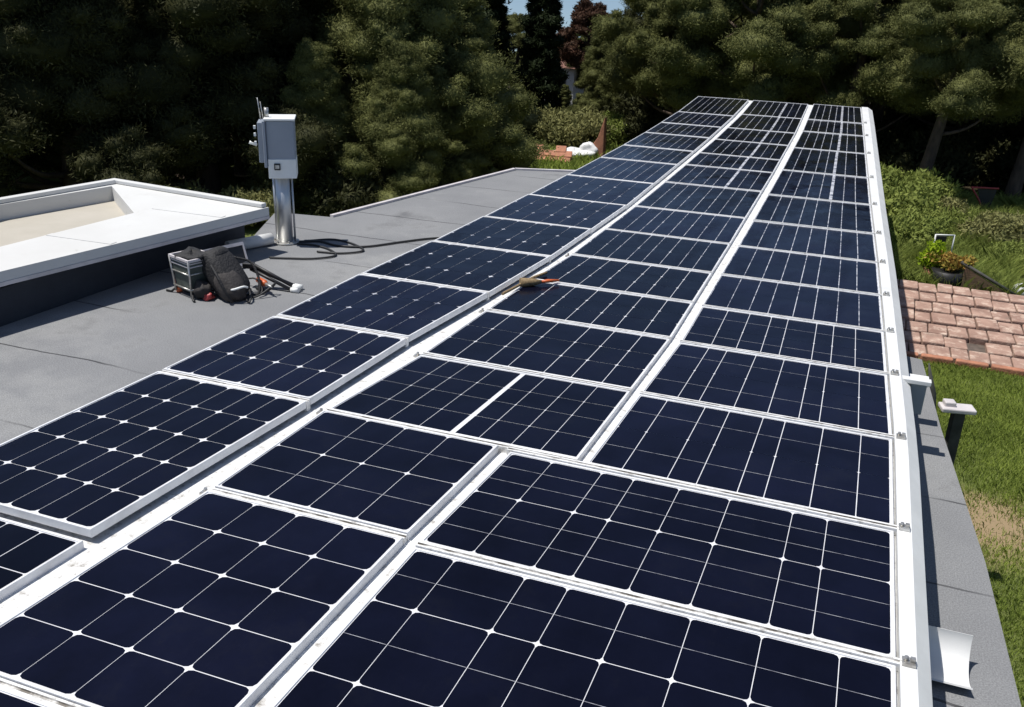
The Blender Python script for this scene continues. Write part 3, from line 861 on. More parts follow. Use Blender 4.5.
def fb(bm, x0, x1, y0, y1, t0, t1):
    for f in [0]:
        c_ = Vector(((x0 + x1) / 2, (y0 + y1) / 2, (t0 + t1) / 2)); box(bm, TILT @ c_ + Vector((0, 0, .02)), (x1 - x0, y1 - y0, t1 - t0), TILT)
bm = bmesh.new(); fb(bm, -.52, .45, .02, .16, -.008, .008); build('sheet', bm, M['dark'], fr_)
bm = bmesh.new(); fb(bm, -.55, .48, .16, .185, -.015, .015); fb(bm, -.55, -.525, 0, .16, -.015, .015); fb(bm, .455, .48, 0, .16, -.015, .015); fb(bm, -.525, .455, 0, .02, -.014, .014); build('frame', bm, M['edge_trim'], fr_)
bm = bmesh.new(); tube(bm, [(-5.62, 7.35, ROOF_Z + .062), (-5.50, 7.62, ROOF_Z + .062), (-5.42, 7.80, ROOF_Z + .062)], .06, 16)
tag(build('plastic_pipe', bm, M['white']), 'short white plastic pipe lying on the felt at the pole base', 'pipe')
# brush on the rail between left and middle columns
br = thing('paint_brush', 'tan bristled brush with an orange handle lying across the rail', 'brush', (-2.30, 6.98, .012), math.radians(40))
bm = bmesh.new(); tube(bm, [(.06, 0, .014), (.12, 0, .016), (.22, 0, .014)], [.012, .016, .009], 10); build('handle', bm, M['orange'], br)
bm = bmesh.new(); tube(bm, [(.06, 0, .014), (.0, 0, .016), (-.12, .02, .014)], [.014, .03, .042], 12); build('bristles', bm, M['bristle'], br)
bm = bmesh.new(); tube(bm, spline([(-2.44, 6.6, .02), (-2.40, 6.85, .02), (-2.37, 7.1, .015), (-2.30, 7.3, .02)], 6), .012, 8)
tag(build('rope', bm, M['bristle']), 'tan rope lying along the rail beside the brush', 'rope')

# ------------------------------------------------------------------ leaves and trees
def puff_leaves(centers, radii, n_per, length, width, rng, spread=0.25):
    """rhombus leaves over many ellipsoid puffs, facing roughly outward. returns verts, quad indices"""
    V = []
    for c, r, n in zip(centers, radii, n_per):
        d = rng.normal(size=(n, 3)); d /= np.linalg.norm(d, axis=1)[:, None]
        # lumpy radius
        ph = rng.uniform(0, 6.28, 3)
        lump = 1 + .15 * np.sin(4 * d[:, 0] + ph[0]) * np.sin(4 * d[:, 1] + ph[1]) + .11 * np.sin(6 * d[:, 2] + ph[2]) + .07 * np.sin(9 * d[:, 0] + 8 * d[:, 1] + ph[1])
        rad = (1 - spread * rng.random(n) ** 2 + .34 * rng.random(n) ** 5) * lump
        p = c + d * r * rad[:, None]
        axis = d * .30 + rng.normal(size=(n, 3)) * .55 + np.array([0, 0, .30]); axis /= np.linalg.norm(axis, axis=1)[:, None]
        nrm = d + rng.normal(size=(n, 3)) * .36
        side = np.cross(axis, nrm); side /= np.linalg.norm(side, axis=1)[:, None] + 1e-6
        L = length * rng.uniform(.6, 1.3, n)[:, None]; Wd = width * rng.uniform(.7, 1.3, n)[:, None]
        q = np.stack([p - axis * L * .3, p + axis * L * .15 + side * Wd * .5, p + axis * L * .7, p + axis * L * .15 - side * Wd * .5], 1)
        V.append(q.reshape(-1, 3))
    V = np.concatenate(V)
    return V, np.arange(len(V), dtype=np.int32)


ICO_V = None
def ico():
    global ICO_V
    if ICO_V is None:
        b = bmesh.new(); bmesh.ops.create_icosphere(b, subdivisions=2, radius=1)
        ICO_V = (np.array([v.co[:] for v in b.verts]), np.array([[v.index for v in f.verts] for f in b.faces])); b.free()
    return ICO_V


def crown_mesh(name, centers, radii, n_per, length, width, material, rng, core=.84):
    V, F = puff_leaves(centers, radii, n_per, length, width, rng)
    iv, ifc = ico()
    CV, CF = [], []
    off = len(V)
    for c, r in zip(centers, radii):
        nz = 1 + rng.uniform(-.16, .16, len(iv))[:, None]
        CV.append(c + iv * r * core * nz)
        tri = ifc + off
        CF.append(np.concatenate([tri, tri[:, 2:3]], 1)[:, :3])
        off += len(iv)
    verts = np.concatenate([V] + CV)
    me = bpy.data.meshes.new(name)
    tri = np.concatenate(CF)
    nq, ntri = len(F) // 4, len(tri)
    me.vertices.add(len(verts)); me.vertices.foreach_set('co', verts.astype(np.float32).ravel())
    me.loops.add(nq * 4 + ntri * 3)
    me.loops.foreach_set('vertex_index', np.concatenate([F, tri.ravel()]).astype(np.int32))
    me.polygons.add(nq + ntri)
    me.polygons.foreach_set('loop_start', np.concatenate([np.arange(nq) * 4, nq * 4 + np.arange(ntri) * 3]).astype(np.int32))
    me.materials.append(material)
    me.update(calc_edges=True)
    return me


def trunk_mesh(name, h, r, limbs, rng, lean=(0, 0)):
    bm = bmesh.new()
    pts = [(lean[0] * t + .10 * r * math.sin(5 * t + rng.random()), lean[1] * t, h * t) for t in np.linspace(0, 1, 9)]
    pts[0] = (pts[0][0], pts[0][1], -.4)
    tube(bm, pts, [r * 1.35] + [r * (1.05 - .75 * t) for t in np.linspace(.08, 1, 8)], 12)
    for p0, p1 in limbs:
        p0, p1 = np.array(p0), np.array(p1)
        mid = (p0 + p1) / 2 + np.array([0, 0, -.12 * np.linalg.norm(p1 - p0)])
        tube(bm, spline([p0, mid, p1], 4), [r * .34 * (1 - .75 * k / 8) for k in range(9)], 7)
    me = bpy.data.meshes.new(name); bm.to_mesh(me); bm.free(); me.materials.append(M['bark'])
    return me


def pine(name, material, h, crown_lo, rad, n_puff, puff, seed, trunk_r=.2, leaves=650, shape='dome', lean=(0, 0), length=.17, width=.036):
    """returns (crown mesh, trunk mesh): puffs gathered on limbs in a dome / column / cone"""
    rng = np.random.default_rng(seed)
    C, Rr, limbs = [], [], []
    for k in range(n_puff):
        t = (k + rng.random()) / n_puff
        z = crown_lo + (h - crown_lo) * t
        if shape == 'dome': w = rad * math.sqrt(max(.05, 1 - (t * 1.02) ** 2.4)) * (.55 + .45 * min(1, t * 4 + .35))
        elif shape == 'bushy': w = rad * (1 - t) ** .8 * (.80 + .2 * math.sin(9 * t + seed))
        elif shape == 'cone': w = rad * (1 - t) ** .8
        else: w = rad * (1 - t ** 3) * .8
        a = k * 2.39996 + rng.uniform(-.5, .5)
        rho = w * (rng.random() ** .35)
        s = puff * rng.uniform(.62, 1.35) * (1 - .35 * t)
        c = np.array([lean[0] * z / h + rho * math.cos(a), lean[1] * z / h + rho * math.sin(a), z])
        C.append(c); Rr.append(np.array([s * rng.uniform(.9, 1.2), s * rng.uniform(.9, 1.2), s * rng.uniform(.52, .78)]))
        # smaller satellite puffs break the outline
        for _ in range(3):
            d = rng.normal(size=3); d /= np.linalg.norm(d); d[2] = abs(d[2]) * .7 + .1
            ss = s * rng.uniform(.25, .58)
            C.append(c + d * s * rng.uniform(.75, 1.05)); Rr.append(np.array([ss, ss, ss * .8]))
        if k % 3 == 0 and shape != 'column':
            zb = max(.5, z - .5 - .3 * rho)
            limbs.append(((lean[0] * zb / h, lean[1] * zb / h, zb), tuple(c)))
    N = [int(leaves * (float(r[0]) / puff) ** 1.7) + 40 for r in Rr]
    return (crown_mesh(name + '_crown', C, Rr, N, length, width, material, rng), trunk_mesh(name + '_trunk', h * .92, trunk_r, limbs, rng, lean))


PROTO = {}
PROTO['bushy'] = [pine('bushy_pine', M['pine'], 6.4, .35, 3.3, 64, .64, s, .24, 3600, 'bushy', length=.085, width=.020) for s in (11, 12)]
PROTO['umbrella'] = [pine('umbrella_pine', M['pine'], 6.0, 2.1, 3.0, 50, .62, s, .19, 3200, 'dome', ln, length=.09, width=.021) for s, ln in ((21, (.7, .2)), (22, (-.5, .3)), (23, (.3, -.2)))]
PROTO['high'] = [pine('umbrella_pine', M['pine'], 6.9, 3.1, 2.7, 44, .62, s, .20, 3200, 'dome', ln, length=.09, width=.021) for s, ln in ((24, (.9, .2)), (25, (.4, -.2)))]
PROTO['dark'] = [pine('shade_pine', M['shade_pine'], 8, .9, 3.6, 60, .80, s, .26, 2600, 'bushy', length=.11, width=.026) for s in (31, 32, 33)]
PROTO['tall'] = [pine('tall_pine', M['shade_pine'], 8.5, 2.4, 3.3, 50, .74, s, .22, 1300, 'dome', length=.14, width=.04) for s in (41, 42)]
PROTO['cypress'] = [pine('cypress', M['cypress'], 7.0, .2, .75, 34, .50, s, .12, 420, 'cone', length=.2, width=.06) for s in (51,)]
PROTO['rust'] = [pine('rust_tree', M['rust'], 6.2, 2.9, 2.0, 26, .6, s, .16, 420, 'dome', length=.2, width=.08) for s in (61,)]


def tree(kind, i, x, y, label, s=1.0, sz=1.0, rz=0.0, name='pine_tree', cat='tree', group=None, z=None):
    cm, tm = PROTO[kind][i % len(PROTO[kind])]
    gz = ground_z(x, y) - .02 if z is None else z
    t = thing(name, label, cat, (x, y, gz), rz, group)
    t.scale = (s, s, s * sz)
    link('crown', cm, t); link('trunk', tm, t)
    return t


# left wood, nearest row (in front of the dark rows)
G1 = 'dark pines of the left wood'
for k, (x, y, kd, s, lab) in enumerate((
        (-18.6, 14.6, 'dark', 1.0, 'dark dense pine at the far left edge of the photo behind the annex'),
        (-16.2, 16.0, 'dark', .95, 'dark dense pine second from the left edge behind the white annex roof'),
        (-14.6, 18.6, 'dark', 1.0, 'dark dense pine behind the far corner of the white annex roof'),
        (-15.6, 21.4, 'tall', .95, 'dark pine between the annex corner and the equipment cabinet'))):
    tree(kd, k, x, y, lab, s, 1, k * 1.3, group=G1)
for k, (x, y) in enumerate(((-26, 15.5), (-23.5, 19), (-21.5, 22.5), (-19, 25), (-17.5, 27.5), (-15.8, 29.5))):
    tree(('dark', 'tall')[k % 2], k, x, y, 'tall dark pine deep in the left wood, in the second row', 1.15, 1, k * 2.1 + .4, group='second row of dark pines in the left wood')
for k, (x, y) in enumerate(((-34, 20), (-31, 25), (-28, 29), (-25, 33), (-22, 35.5))):
    tree('dark', k + 1, x, y, 'tall dark pine deepest in the left wood, in the third row', 1.4, 1, k * 1.7, group='third row of dark pines in the left wood')
# centre: lit bushy pines
tree('bushy', 0, -10.9, 21.3, 'broad bushy pine with sunlit puffs right behind the equipment cabinet', 1.05, 1, .6, group='bushy pines beyond the roof')
tree('bushy', 1, -10.4, 23.3, 'bushy pine whose lit lower branches reach the grey roof corner', .95, .9, 2.0, group='bushy pines beyond the roof')
tree('bushy', 0, -9.9, 19.7, 'low bushy pine with sunlit puffs close to the roof edge by the cabinet', .62, .95, 3.1, group='bushy pines beyond the roof')
tree('bushy', 1, -9.6, 20.9, 'low bushy pine with sunlit puffs at the straight roof edge', .52, .95, 5.0, group='bushy pines beyond the roof')
tree('bushy', 0, -11.9, 19.2, 'low bushy pine directly behind the equipment cabinet pole', .6, .95, 1.9, group='bushy pines beyond the roof')
tree('bushy', 1, -12.9, 23.6, 'tall bushy pine standing behind the cabinet and the sunlit bushy pine', 1.15, 1.1, 4.0, group='bushy pines beyond the roof')
tree('dark', 0, -14.0, 31.5, 'dark pine between the sunlit bushy pine and the cypresses', .72, 1, 1.0)
# the opening with the sky: cypresses, small far trees, the house
tree('cypress', 0, -13.0, 38.2, 'slim dark cypress, left one of the close pair against the sky', .9, .92, 0, 'cypress_tree', group='cypresses against the sky')
tree('cypress', 0, -12.25, 37.8, 'slim dark cypress, right one of the close pair against the sky', .85, .98, 2, 'cypress_tree', group='cypresses against the sky')
tree('cypress', 0, -14.6, 37.6, 'broader dark cypress standing left of the slim cypress pair', 1.1, .78, 1, 'cypress_tree', group='cypresses against the sky')
tree('rust', 0, -14.3, 51, 'reddish brown tree shading the small far house', .9, 1.0, 0, 'broadleaf_tree')
tree('umbrella', 1, -14.6, 57, 'rounded green pine beyond the reddish tree, against the sky', .78, 1, 1.0, group='far pines in the opening')
tree('umbrella', 2, -17.6, 60, 'small green pine behind the house roof, against the sky', .74, 1, 2.4, group='far pines in the opening')
tree('umbrella', 0, -21.5, 62, 'far green pine behind the cypresses, against the sky', .7, 1, .4, group='far pines in the opening')
tree('umbrella', 1, -18.7, 51.5, 'far green pine filling the gap left of the slim cypresses', .84, 1, 3.0, group='far pines in the opening')
tree('dark', 2, -12.6, 66, 'dark far pine right of the opening to the sky', .74, 1, .4, group='far pines in the opening')
tree('bushy', 0, -10.6, 41, 'green bushy tree low in front of the reddish tree', .5, 1, 2.2, group='low trees in the opening')
tree('bushy', 1, -13.4, 44, 'green bushy tree low beneath the small far house', .26, 1, 1.2, group='low trees in the opening')
tree('bushy', 1, -9.9, 37.5, 'green bushy tree low beside the dark right wood', .62, 1, 3.2, group='low trees in the opening')
# right wood: front row of umbrella pines
G2 = 'umbrella pines of the right wood'
for k, (x, y, s, lab) in enumerate((
        (-6.3, 34.0, .9, 'umbrella pine at the left end of the right wood beside the opening'),
        (-5.4, 31.4, 1.0, 'umbrella pine behind the far left corner of the array'),
        (-3.0, 30.2, 1.02, 'umbrella pine behind the middle of the array far end'),
        (-.6, 30.6, 1.0, 'umbrella pine behind the far right corner of the array'),
        (1.76, 26.7, .86, 'umbrella pine with a bare leaning trunk right of the array'),
        (4.1, 27.3, .92, 'umbrella pine with low sunlit branches at the right edge of the photo'))):
    tree('high' if k > 3 else 'umbrella', k, x, y, lab, s, 1, .3 if k > 3 else k * 1.9 + .5, group=G2)
for k, (x, y) in enumerate(((-6.2, 39.5), (-4.6, 36.5), (-2.4, 35.4), (.6, 34.6), (3.2, 33.4), (6.2, 32.5), (9.0, 31))):
    tree('tall', k, x, y, 'dark pine in the second row of the right wood', .95, 1, k * 2.3, group='second row of the right wood')
for k, (x, y) in enumerate(((-7.0, 48), (-4, 43.4), (-.5, 42), (3.5, 40.5), (7.5, 39), (11.2, 37))):
    tree('dark', k, x, y, 'dark pine in the third row of the right wood', 1.1, 1, k * 1.1, group='third row of the right wood')

# shrubs
def shrub_proto(name, material, seed, length=.12, width=.045, n=14, leaves=420):
    rng = np.random.default_rng(seed)
    C, Rr = [], []
    for k in range(n):
        a = k * 2.4; rho = .62 * math.sqrt((k + .5) / n)
        s = rng.uniform(.22, .36)
        C.append(np.array([rho * math.cos(a), rho * math.sin(a), .28 + .5 * (1 - rho) * rng.random() + .12 * rng.random()])); Rr.append(np.array([s, s, s * .9]))
    cm = crown_mesh(name + '_foliage', C, Rr, [leaves] * n, length, width, material, rng, core=.6)
    bm = bmesh.new()
    for k in range(7):
        c = C[k * 2 % n]; tube(bm, [(0.05 * math.cos(k), .05 * math.sin(k), -.1), tuple(c * [.5, .5, .6]), tuple(c)], [.02, .014, .006], 6)
    me = bpy.data.meshes.new(name + '_stem'); bm.to_mesh(me); bm.free(); me.materials.append(M['bark'])
    return cm, me
PROTO['shrub'] = [shrub_proto('shrub', M['shrub'], s) for s in (71, 72)]
PROTO['olive'] = [shrub_proto('olive_shrub', M['olive_shrub'], s) for s in (73, 74)]
PROTO['dark_shrub'] = [shrub_proto('dark_shrub', M['shade_pine'], 75)]


def shrub(kind, i, x, y, label, s, sz=1.0, group=None):
    cm, sm = PROTO[kind][i % len(PROTO[kind])]
    t = thing('shrub', label, 'shrub', (x, y, ground_z(x, y) - .02), i * 1.7, group)
    t.scale = (s, s, s * sz)
    link('foliage', cm, t); link('stem', sm, t)


GB = 'shrubs on the bank behind the terracotta terrace'
for i, (kd, x, y, s, lab) in enumerate((
        ('shrub', 1.5, 25.2, 1.4, 'bright green shrub at the back of the bank, below the leaning pine trunk'),
        ('olive', 2.3, 24.4, .8, 'olive shrub at the back of the bank, left of the red handcart'),
        ('olive', 3.7, 23.7, .8, 'olive shrub at the back of the bank, in front of the red handcart'),
        ('shrub', 1.2, 23.4, 1.25, 'bright green shrub hugging the array edge, upper one of two'),
        ('shrub', 2.3, 22.7, .9, 'bright green shrub at the middle of the bank'),
        ('olive', 3.2, 22.2, .95, 'olive shrub at the middle of the bank, toward the right edge'),
        ('shrub', 1.3, 21.3, 1.0, 'bright green shrub hugging the array edge, lower one of two'),
        ('shrub', 3.65, 21.0, .75, 'bright green shrub beside the pale path at the right edge'))):
    shrub(kd, i, x, y, lab, s, .95, GB)
for i, (kd, x, y, s, lab) in enumerate((
        ('olive', -9.1, 31.0, 1.5, 'light green shrub behind the low terracotta wall'),
        ('shrub', -8.1, 33.6, 1.25, 'light green clipped shrub by the right wood'),
        ('olive', -10.8, 32.6, 1.5, 'light green shrub in the gap below the cypresses'),
        ('dark_shrub', -10.4, 26.9, 1.2, 'dark green shrub at the left end of the terracotta wall'))):
    shrub(kd, i, x, y, lab, s, 1)
for i, (x, y, s) in enumerate(((-12.3, 16.9, 1.0), (-10.6, 18.4, 1.2), (-9.2, 19.2, 1.0), (-13.4, 16.4, .9))):
    shrub('olive' if i in (0, 3) else 'dark_shrub', i, x, y, ('green undergrowth shrub seen between the annex corner and the pole', 'dark undergrowth shrub just beyond the curved roof edge', 'dark undergrowth shrub at the roof corner below the bushy pine', 'green undergrowth shrub lower down beyond the annex end')[i], s, 1)
for i, (x, y, s) in enumerate(((2.2, 29.2, 1.5), (5.0, 30, 1.6), (-1, 33, 1.6), (-4, 33.5, 1.6), (7.4, 29, 1.7), (3.4, 31.6, 1.6), (-6.6, 33.6, 1.7), (-7.8, 36.5, 1.9), (-8.6, 39.5, 2.0), (.2, 37.2, 1.8), (1.7, 38.5, 1.9), (3.4, 36.5, 1.9), (-1.4, 38.5, 1.9), (1.0, 32.2, 1.5))):
    shrub('dark_shrub', i, x, y, 'dark undergrowth shrub in the shade of the right wood', s, 1, 'undergrowth of the right wood')

# ------------------------------------------------------------------ grass
def grass_patch(name, poly_fn, n, x0, x1, y0, y1, hmin, hmax, w, material, seed, label):
    rng = np.random.default_rng(seed)
    x = rng.uniform(x0, x1, n); y = rng.uniform(y0, y1, n)
    keep = poly_fn(x, y, rng)
    x, y = x[keep], y[keep]; n = len(x)
    gz = np.array([ground_z(a, b_) + 0.05 * math.sin(a * 0.7) * math.cos(b_ * 0.55) for a, b_ in zip(x, y)])
    clump = .55 + .45 * (np.sin(x * 3.1 + 1.3 * np.sin(y * 2.3)) * np.sin(y * 2.7 + 1.1 * np.sin(x * 1.9)) * .5 + .5)
    h = rng.uniform(hmin, hmax, n) * clump
    a = rng.uniform(0, 6.28, n); l = rng.uniform(.3, 1.1, n) * h; la = rng.uniform(0, 6.28, n)
    dx, dy = np.cos(a) * w / 2, np.sin(a) * w / 2
    mx, my, mz = x + np.cos(la) * l * .35, y + np.sin(la) * l * .35, gz + h * .6
    V = np.stack([np.stack([x - dx, y - dy, gz - .02], 1), np.stack([x + dx, y + dy, gz - .02], 1), np.stack([mx + dx * .7, my + dy * .7, mz], 1),
                  np.stack([x + np.cos(la) * l, y + np.sin(la) * l, gz + h], 1), np.stack([mx - dx * .7, my - dy * .7, mz], 1)], 1).reshape(-1, 3)
    me = pmesh(name, V, np.arange(len(V)), 5, [material])
    tag(link(name, me), label, 'grass', kind='stuff')


def lawn_mask(x, y, rng):
    bare = np.exp(-(((x - 2.1) / .45) ** 2 + ((y - 9.9) / .7) ** 2)) + .8 * np.exp(-(((x - 1.7) / .25) ** 2 + ((y - 10.9) / .5) ** 2))
    terrace = (y > 14.75) & (y < 18.7) & (x < 4.4)
    return (rng.random(len(x)) > bare * .93) & ~terrace
grass_patch('lawn_grass', lawn_mask, 130000, .9, 4.2, 6.2, 14.9, .035, .105, .008, M['grass'], 5, 'short green lawn grass below the right roof edge')
grass_patch('bank_grass', lambda x, y, r: ~((x > 3.3 + .1 * (y - 19)) & (y < 21.5)), 80000, .7, 5.2, 18.6, 27.0, .2, .65, .02, M['weeds'], 6, 'tall weedy grass covering the bank behind the terrace')
grass_patch('far_grass', lambda x, y, r: x < -7, 22000, -13.5, -7.5, 18, 32, .1, .35, .03, M['grass'], 8, 'rough grass beyond the left roof edge')

# ------------------------------------------------------------------ terracotta terrace, right
TX0, TX1 = 1.0, 4.3
te = thing('terracotta_terrace', 'low stepped terrace of weathered pink terracotta blocks right of the array', 'terrace', (2.6, 16.7, -3.0))
rows = [14.9, 15.38, 15.86, 16.34, 16.82, 17.3, 17.78, 18.26]
zbase = lambda k: -2.965 + .036 * k
bm = bmesh.new(); prism(bm, [(TX0, 14.96), (TX1, 14.96), (TX1, 18.2), (TX0, 18.2)], -3.2, -2.985); under('mortar_bed', bm, M['mortar'], te)
for k in range(7):
    bm = bmesh.new()
    x = TX0 + random.uniform(-.3, 0)
    ya, yb = rows[k], rows[k + 1]
    while x < TX1:
        w = random.uniform(.26, .40)
        skip = (k == 1 and 2.1 < x + w / 2 < 2.4)
        if w:
            zt_ = zbase(k) + random.uniform(-.018, .018) - (.10 if skip else 0)
            rot = Matrix.Rotation(random.uniform(-.04, .04), 3, 'Z') @ Matrix.Rotation(random.uniform(-.03, .03) + .02, 3, 'X')
            box(bm, (x + w / 2, (ya + yb) / 2, zt_ - .07), (w - .018, yb - ya - random.uniform(.02, .05), .20), rot)
        x += w
    under('block_course', bm, M['terracotta'] if k else M['terracotta'], te, bevel=.018)
bm = bmesh.new()
for k in range(7): box(bm, (1.25 + k * .5, 14.80 + random.uniform(-.02, .02), -2.97), (.46, .12, .14), Matrix.Rotation(random.uniform(-.05, .05), 3, 'Z'))
under('front_kerb', bm, M['terracotta_red'], te, bevel=.02)

pot = thing('flower_pot', 'black tub of orange yellow flowers behind the terrace', 'plant pot', (2.12, 18.85, -3.0))
bm = bmesh.new(); tube(bm, [(0, 0, 0), (0, 0, .2), (0, 0, .42)], [.24, .30, .33], 20); build('pot', bm, M['dark'], pot)
rng = np.random.default_rng(81)
C = [np.array([rng.uniform(-.3, .3), rng.uniform(-.15, .15), .5 + rng.uniform(0, .15)]) for _ in range(9)]
link('flowers', crown_mesh('flowers', C, [np.array([.13, .13, .11])] * 9, [140] * 9, .07, .05, M['flower'], rng, .5), pot)
lm = thing('lime_plant', 'round lime green potted plant left of the flower tub', 'plant', (1.83, 19.1, -3.0))
C = [np.array([rng.uniform(-.12, .12), rng.uniform(-.12, .12), .55 + rng.uniform(-.12, .2)]) for _ in range(8)]
link('foliage', crown_mesh('lime', C, [np.array([.15, .15, .15])] * 8, [150] * 8, .08, .05, M['lime'], rng, .5), lm)
bm = bmesh.new(); tube(bm, [(0, 0, 0), (0, 0, .22), (0, 0, .35)], [.12, .16, .17], 16); build('pot', bm, M['terracotta_red'], lm)
ch = thing('garden_chair', 'dark garden chair with a pale frame behind the flower tub', 'chair', (2.08, 19.75, -3.0), math.radians(20))
ch.scale = (.85, .85, .85)
bm = bmesh.new(); box(bm, (-.02, 0, .44), (.42, .42, .04)); build('seat', bm, M['dark'], ch, bevel=.01)
bm = bmesh.new(); box(bm, (-.09, .2, .72), (.24, .03, .46)); build('backrest', bm, M['dark'], ch, bevel=.01)
bm = bmesh.new()
for x in (-.22, .22): tube(bm, [(x, .21, .45), (x, .23, .98)], .018, 8)
tube(bm, [(-.22, .23, .97), (.22, .23, .97)], .018, 8); build('back_frame', bm, M['cabinet_white'], ch)
for x in (-.2, .2):
    for y in (-.19, .2):
        bm = bmesh.new(); tube(bm, [(x, y, 0), (x, y, .44)], .018, 8); build('leg', bm, M['cabinet_white'], ch)
bd = thing('leaning_board', 'brown triangular board sloping down to the terrace right of the flower tub', 'board', (2.75, 18.6, -3.0))
bm = bmesh.new()
pr = [(-.42, 0), (.55, 0), (.55, .08), (-.42, .58)]
fa = [bm.verts.new((x, -.02, z)) for x, z in pr]; fb_ = [bm.verts.new((x, .02, z)) for x, z in pr]
bm.faces.new(fa); bm.faces.new(fb_[::-1])
for k in range(4): bm.faces.new((fa[k], fb_[k], fb_[(k + 1) % 4], fa[(k + 1) % 4]))
build('board_face', bm, M['wood'], bd)
bm = bmesh.new(); tube(bm, [(-.5, 0, .66), (.72, 0, .06)], .03, 8); build('top_rail', bm, M['post_dark'], bd)
# white stone lantern-like ornament and pale path at the right edge
orn = thing('white_garden_stone', 'rounded white garden stone at the terrace right end', 'stone', (3.40, 18.95, -3.0))
bm = bmesh.new(); blob(bm, (0, 0, .14), (.16, .13, .15), noise=.08, seed=41); blob(bm, (-.26, 0, .09), (.14, .12, .10), noise=.1, seed=42); build('stone_lumps', bm, M['tarp'], orn)
bm = bmesh.new()
for k, (x, y) in enumerate(((3.62, 19.6), (3.75, 20.6), (3.9, 21.6), (4.15, 22.6))):
    pass
pp = [(3.55, 19.2), (4.6, 19.2), (5.1, 22.6), (4.2, 22.8), (3.85, 21.3)]
prism(bm, pp, -3.1, -2.93)
tag(build('garden_path', bm, M['stone'], bevel=.02), kind='structure')
hc = thing('red_handcart', 'red tubular handcart frame with a dark panel among the back shrubs', 'handcart', (3.1, 25.2, -3.05), math.radians(15))
hc.scale = (.8, .8, .8)
bm = bmesh.new(); tube(bm, spline([(-.42, 0, .25), (-.05, 0, .28), (.12, 0, .62), (-.22, 0, 1.12), (-.18, 0, 1.16), (.55, 0, 1.16)], 5), .028, 8); build('tube_frame', bm, M['red'], hc)
bm = bmesh.new(); v = [bm.verts.new(p) for p in ((-.05, .03, 1.12), (.52, .03, 1.12), (.42, .03, .55), (.16, .03, .55))]; v2 = [bm.verts.new((p.co.x, .06, p.co.z)) for p in v]
bm.faces.new(v); bm.faces.new(v2[::-1])
for k in range(4): bm.faces.new((v[k], v2[k], v2[(k + 1) % 4], v[(k + 1) % 4]))
build('dark_panel', bm, M['dark'], hc)
bm = bmesh.new(); tube(bm, [(-.3, .12, .22), (-.3, -.12, .22)], .2, 18); build('wheel', bm, M['dark'], hc)
bm = bmesh.new(); tube(bm, [(.1, 0, .6), (.25, .3, 0)], .022, 8); tube(bm, [(.1, 0, .6), (.25, -.3, 0)], .022, 8); build('stand', bm, M['red'], hc)

# post with flat cap and slim cane beyond the right roof edge
pt = thing('capped_post', 'dark square post with a flat pale cap beside the right roof edge', 'post', (1.30, 8.65, -3.0), math.radians(12))
bm = bmesh.new(); box(bm, (0, 0, .85), (.10, .10, 1.9)); build('post', bm, M['post_dark'], pt, bevel=.006)
bm = bmesh.new(); box(bm, (-.02, 0, 1.83), (.30, .16, .045)); box(bm, (-.09, .02, 1.87), (.10, .10, .05)); build('cap', bm, M['edge_trim'], pt, bevel=.012)
cn = thing('slim_cane', 'thin dark plant cane rising beside the capped post', 'cane', (1.17, 8.45, -3.0))
bm = bmesh.new(); tube(bm, [(0, 0, -.1), (-.03, 0, 1.2), (-.14, .02, 2.0), (-.22, .05, 2.28)], [.05, .055, .035, .006], 8); build('cane_stem', bm, M['post_dark'], cn)

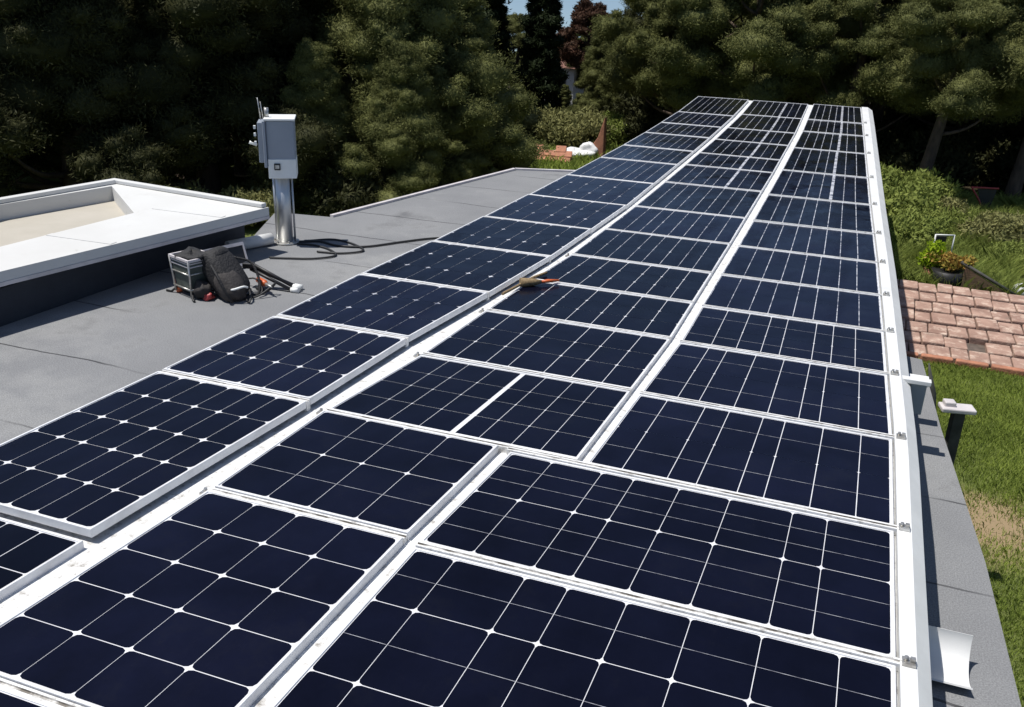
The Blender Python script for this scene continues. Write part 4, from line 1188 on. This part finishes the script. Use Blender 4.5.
# ------------------------------------------------------------------ rubble wall, tarp, red post and far house in the opening
tw = thing('terracotta_garden_wall', 'low tumbled wall of orange terracotta blocks beyond the left roof corner', 'garden wall', (-9.0, 28.2, -3.0))
bm = bmesh.new()
for k in range(8):
    a = -.7 + k * .17
    px_, py_ = 1.5 * math.sin(a), -.6 * math.cos(a)
    for j in range(2 if k % 3 else 3):
        box(bm, (px_, py_ + j * .17, .06 + j * .12), (.33, .30, .17), Matrix.Rotation(a * .5 + random.uniform(-.08, .08), 3, 'Z') @ Matrix.Rotation(.5 + random.uniform(-.1, .1), 3, 'X'))
build('wall_blocks', bm, M['terracotta_red'], tw, bevel=.02)
wt_ = thing('white_tarpaulin', 'crumpled white tarpaulin heap by the pointed red post', 'tarpaulin', (-8.35, 28.9, -3.0), .2)
bm = bmesh.new(); blob(bm, (0, 0, .08), (.75, .4, .16), noise=.14, seed=51, seg=26, rings=16); blob(bm, (.4, .1, .2), (.30, .22, .22), noise=.14, seed=52, seg=22, rings=14); build('tarp_folds', bm, M['tarp'], wt_)
rp = thing('red_pointed_pillar', 'reddish pointed masonry pillar right of the white tarpaulin', 'pillar', (-7.72, 29.3, -3.0))
bm = bmesh.new()
v = [bm.verts.new(p) for p in ((-.38, -.15, 0), (.25, -.15, 0), (.25, .15, 0), (-.38, .15, 0), (.02, -.12, .6), (.22, -.12, 1.25), (.22, .12, 1.25), (.02, .12, .6))]
for f in ((3, 2, 1, 0), (0, 1, 5, 4), (1, 2, 6, 5), (2, 3, 7, 6), (3, 0, 4, 7), (4, 5, 6, 7)): bm.faces.new([v[k] for k in f])
build('masonry', bm, M['terracotta_red'], rp, bevel=.02)

HX, HY = -17.55, 57.6
hz = ground_z(HX, HY)
hs = thing('far_house', 'small pale house with a red tiled roof among the far trees', 'house', (HX, HY, hz), math.radians(-12))
bm = bmesh.new(); box(bm, (0, 0, 1.0), (2.9, 3.0, 3.0)); build('wall', bm, M['roof_white'], hs)
for x in (-.8, .6):
    bm = bmesh.new(); box(bm, (x, -1.51, 1.5), (.6, .06, .9)); build('window', bm, M['dark'], hs)
bm = bmesh.new(); v = [bm.verts.new(p) for p in ((-1.65, -1.8, 2.45), (1.65, -1.8, 2.45), (1.65, 1.8, 2.45), (-1.65, 1.8, 2.45), (-1.65, 0, 3.2), (1.65, 0, 3.2))]
for f in ((0, 1, 5, 4), (2, 3, 4, 5), (3, 0, 4), (1, 2, 5), (3, 2, 1, 0)): bm.faces.new([v[k] for k in f])
rf = build('roof', bm, M['far_roof'], hs)
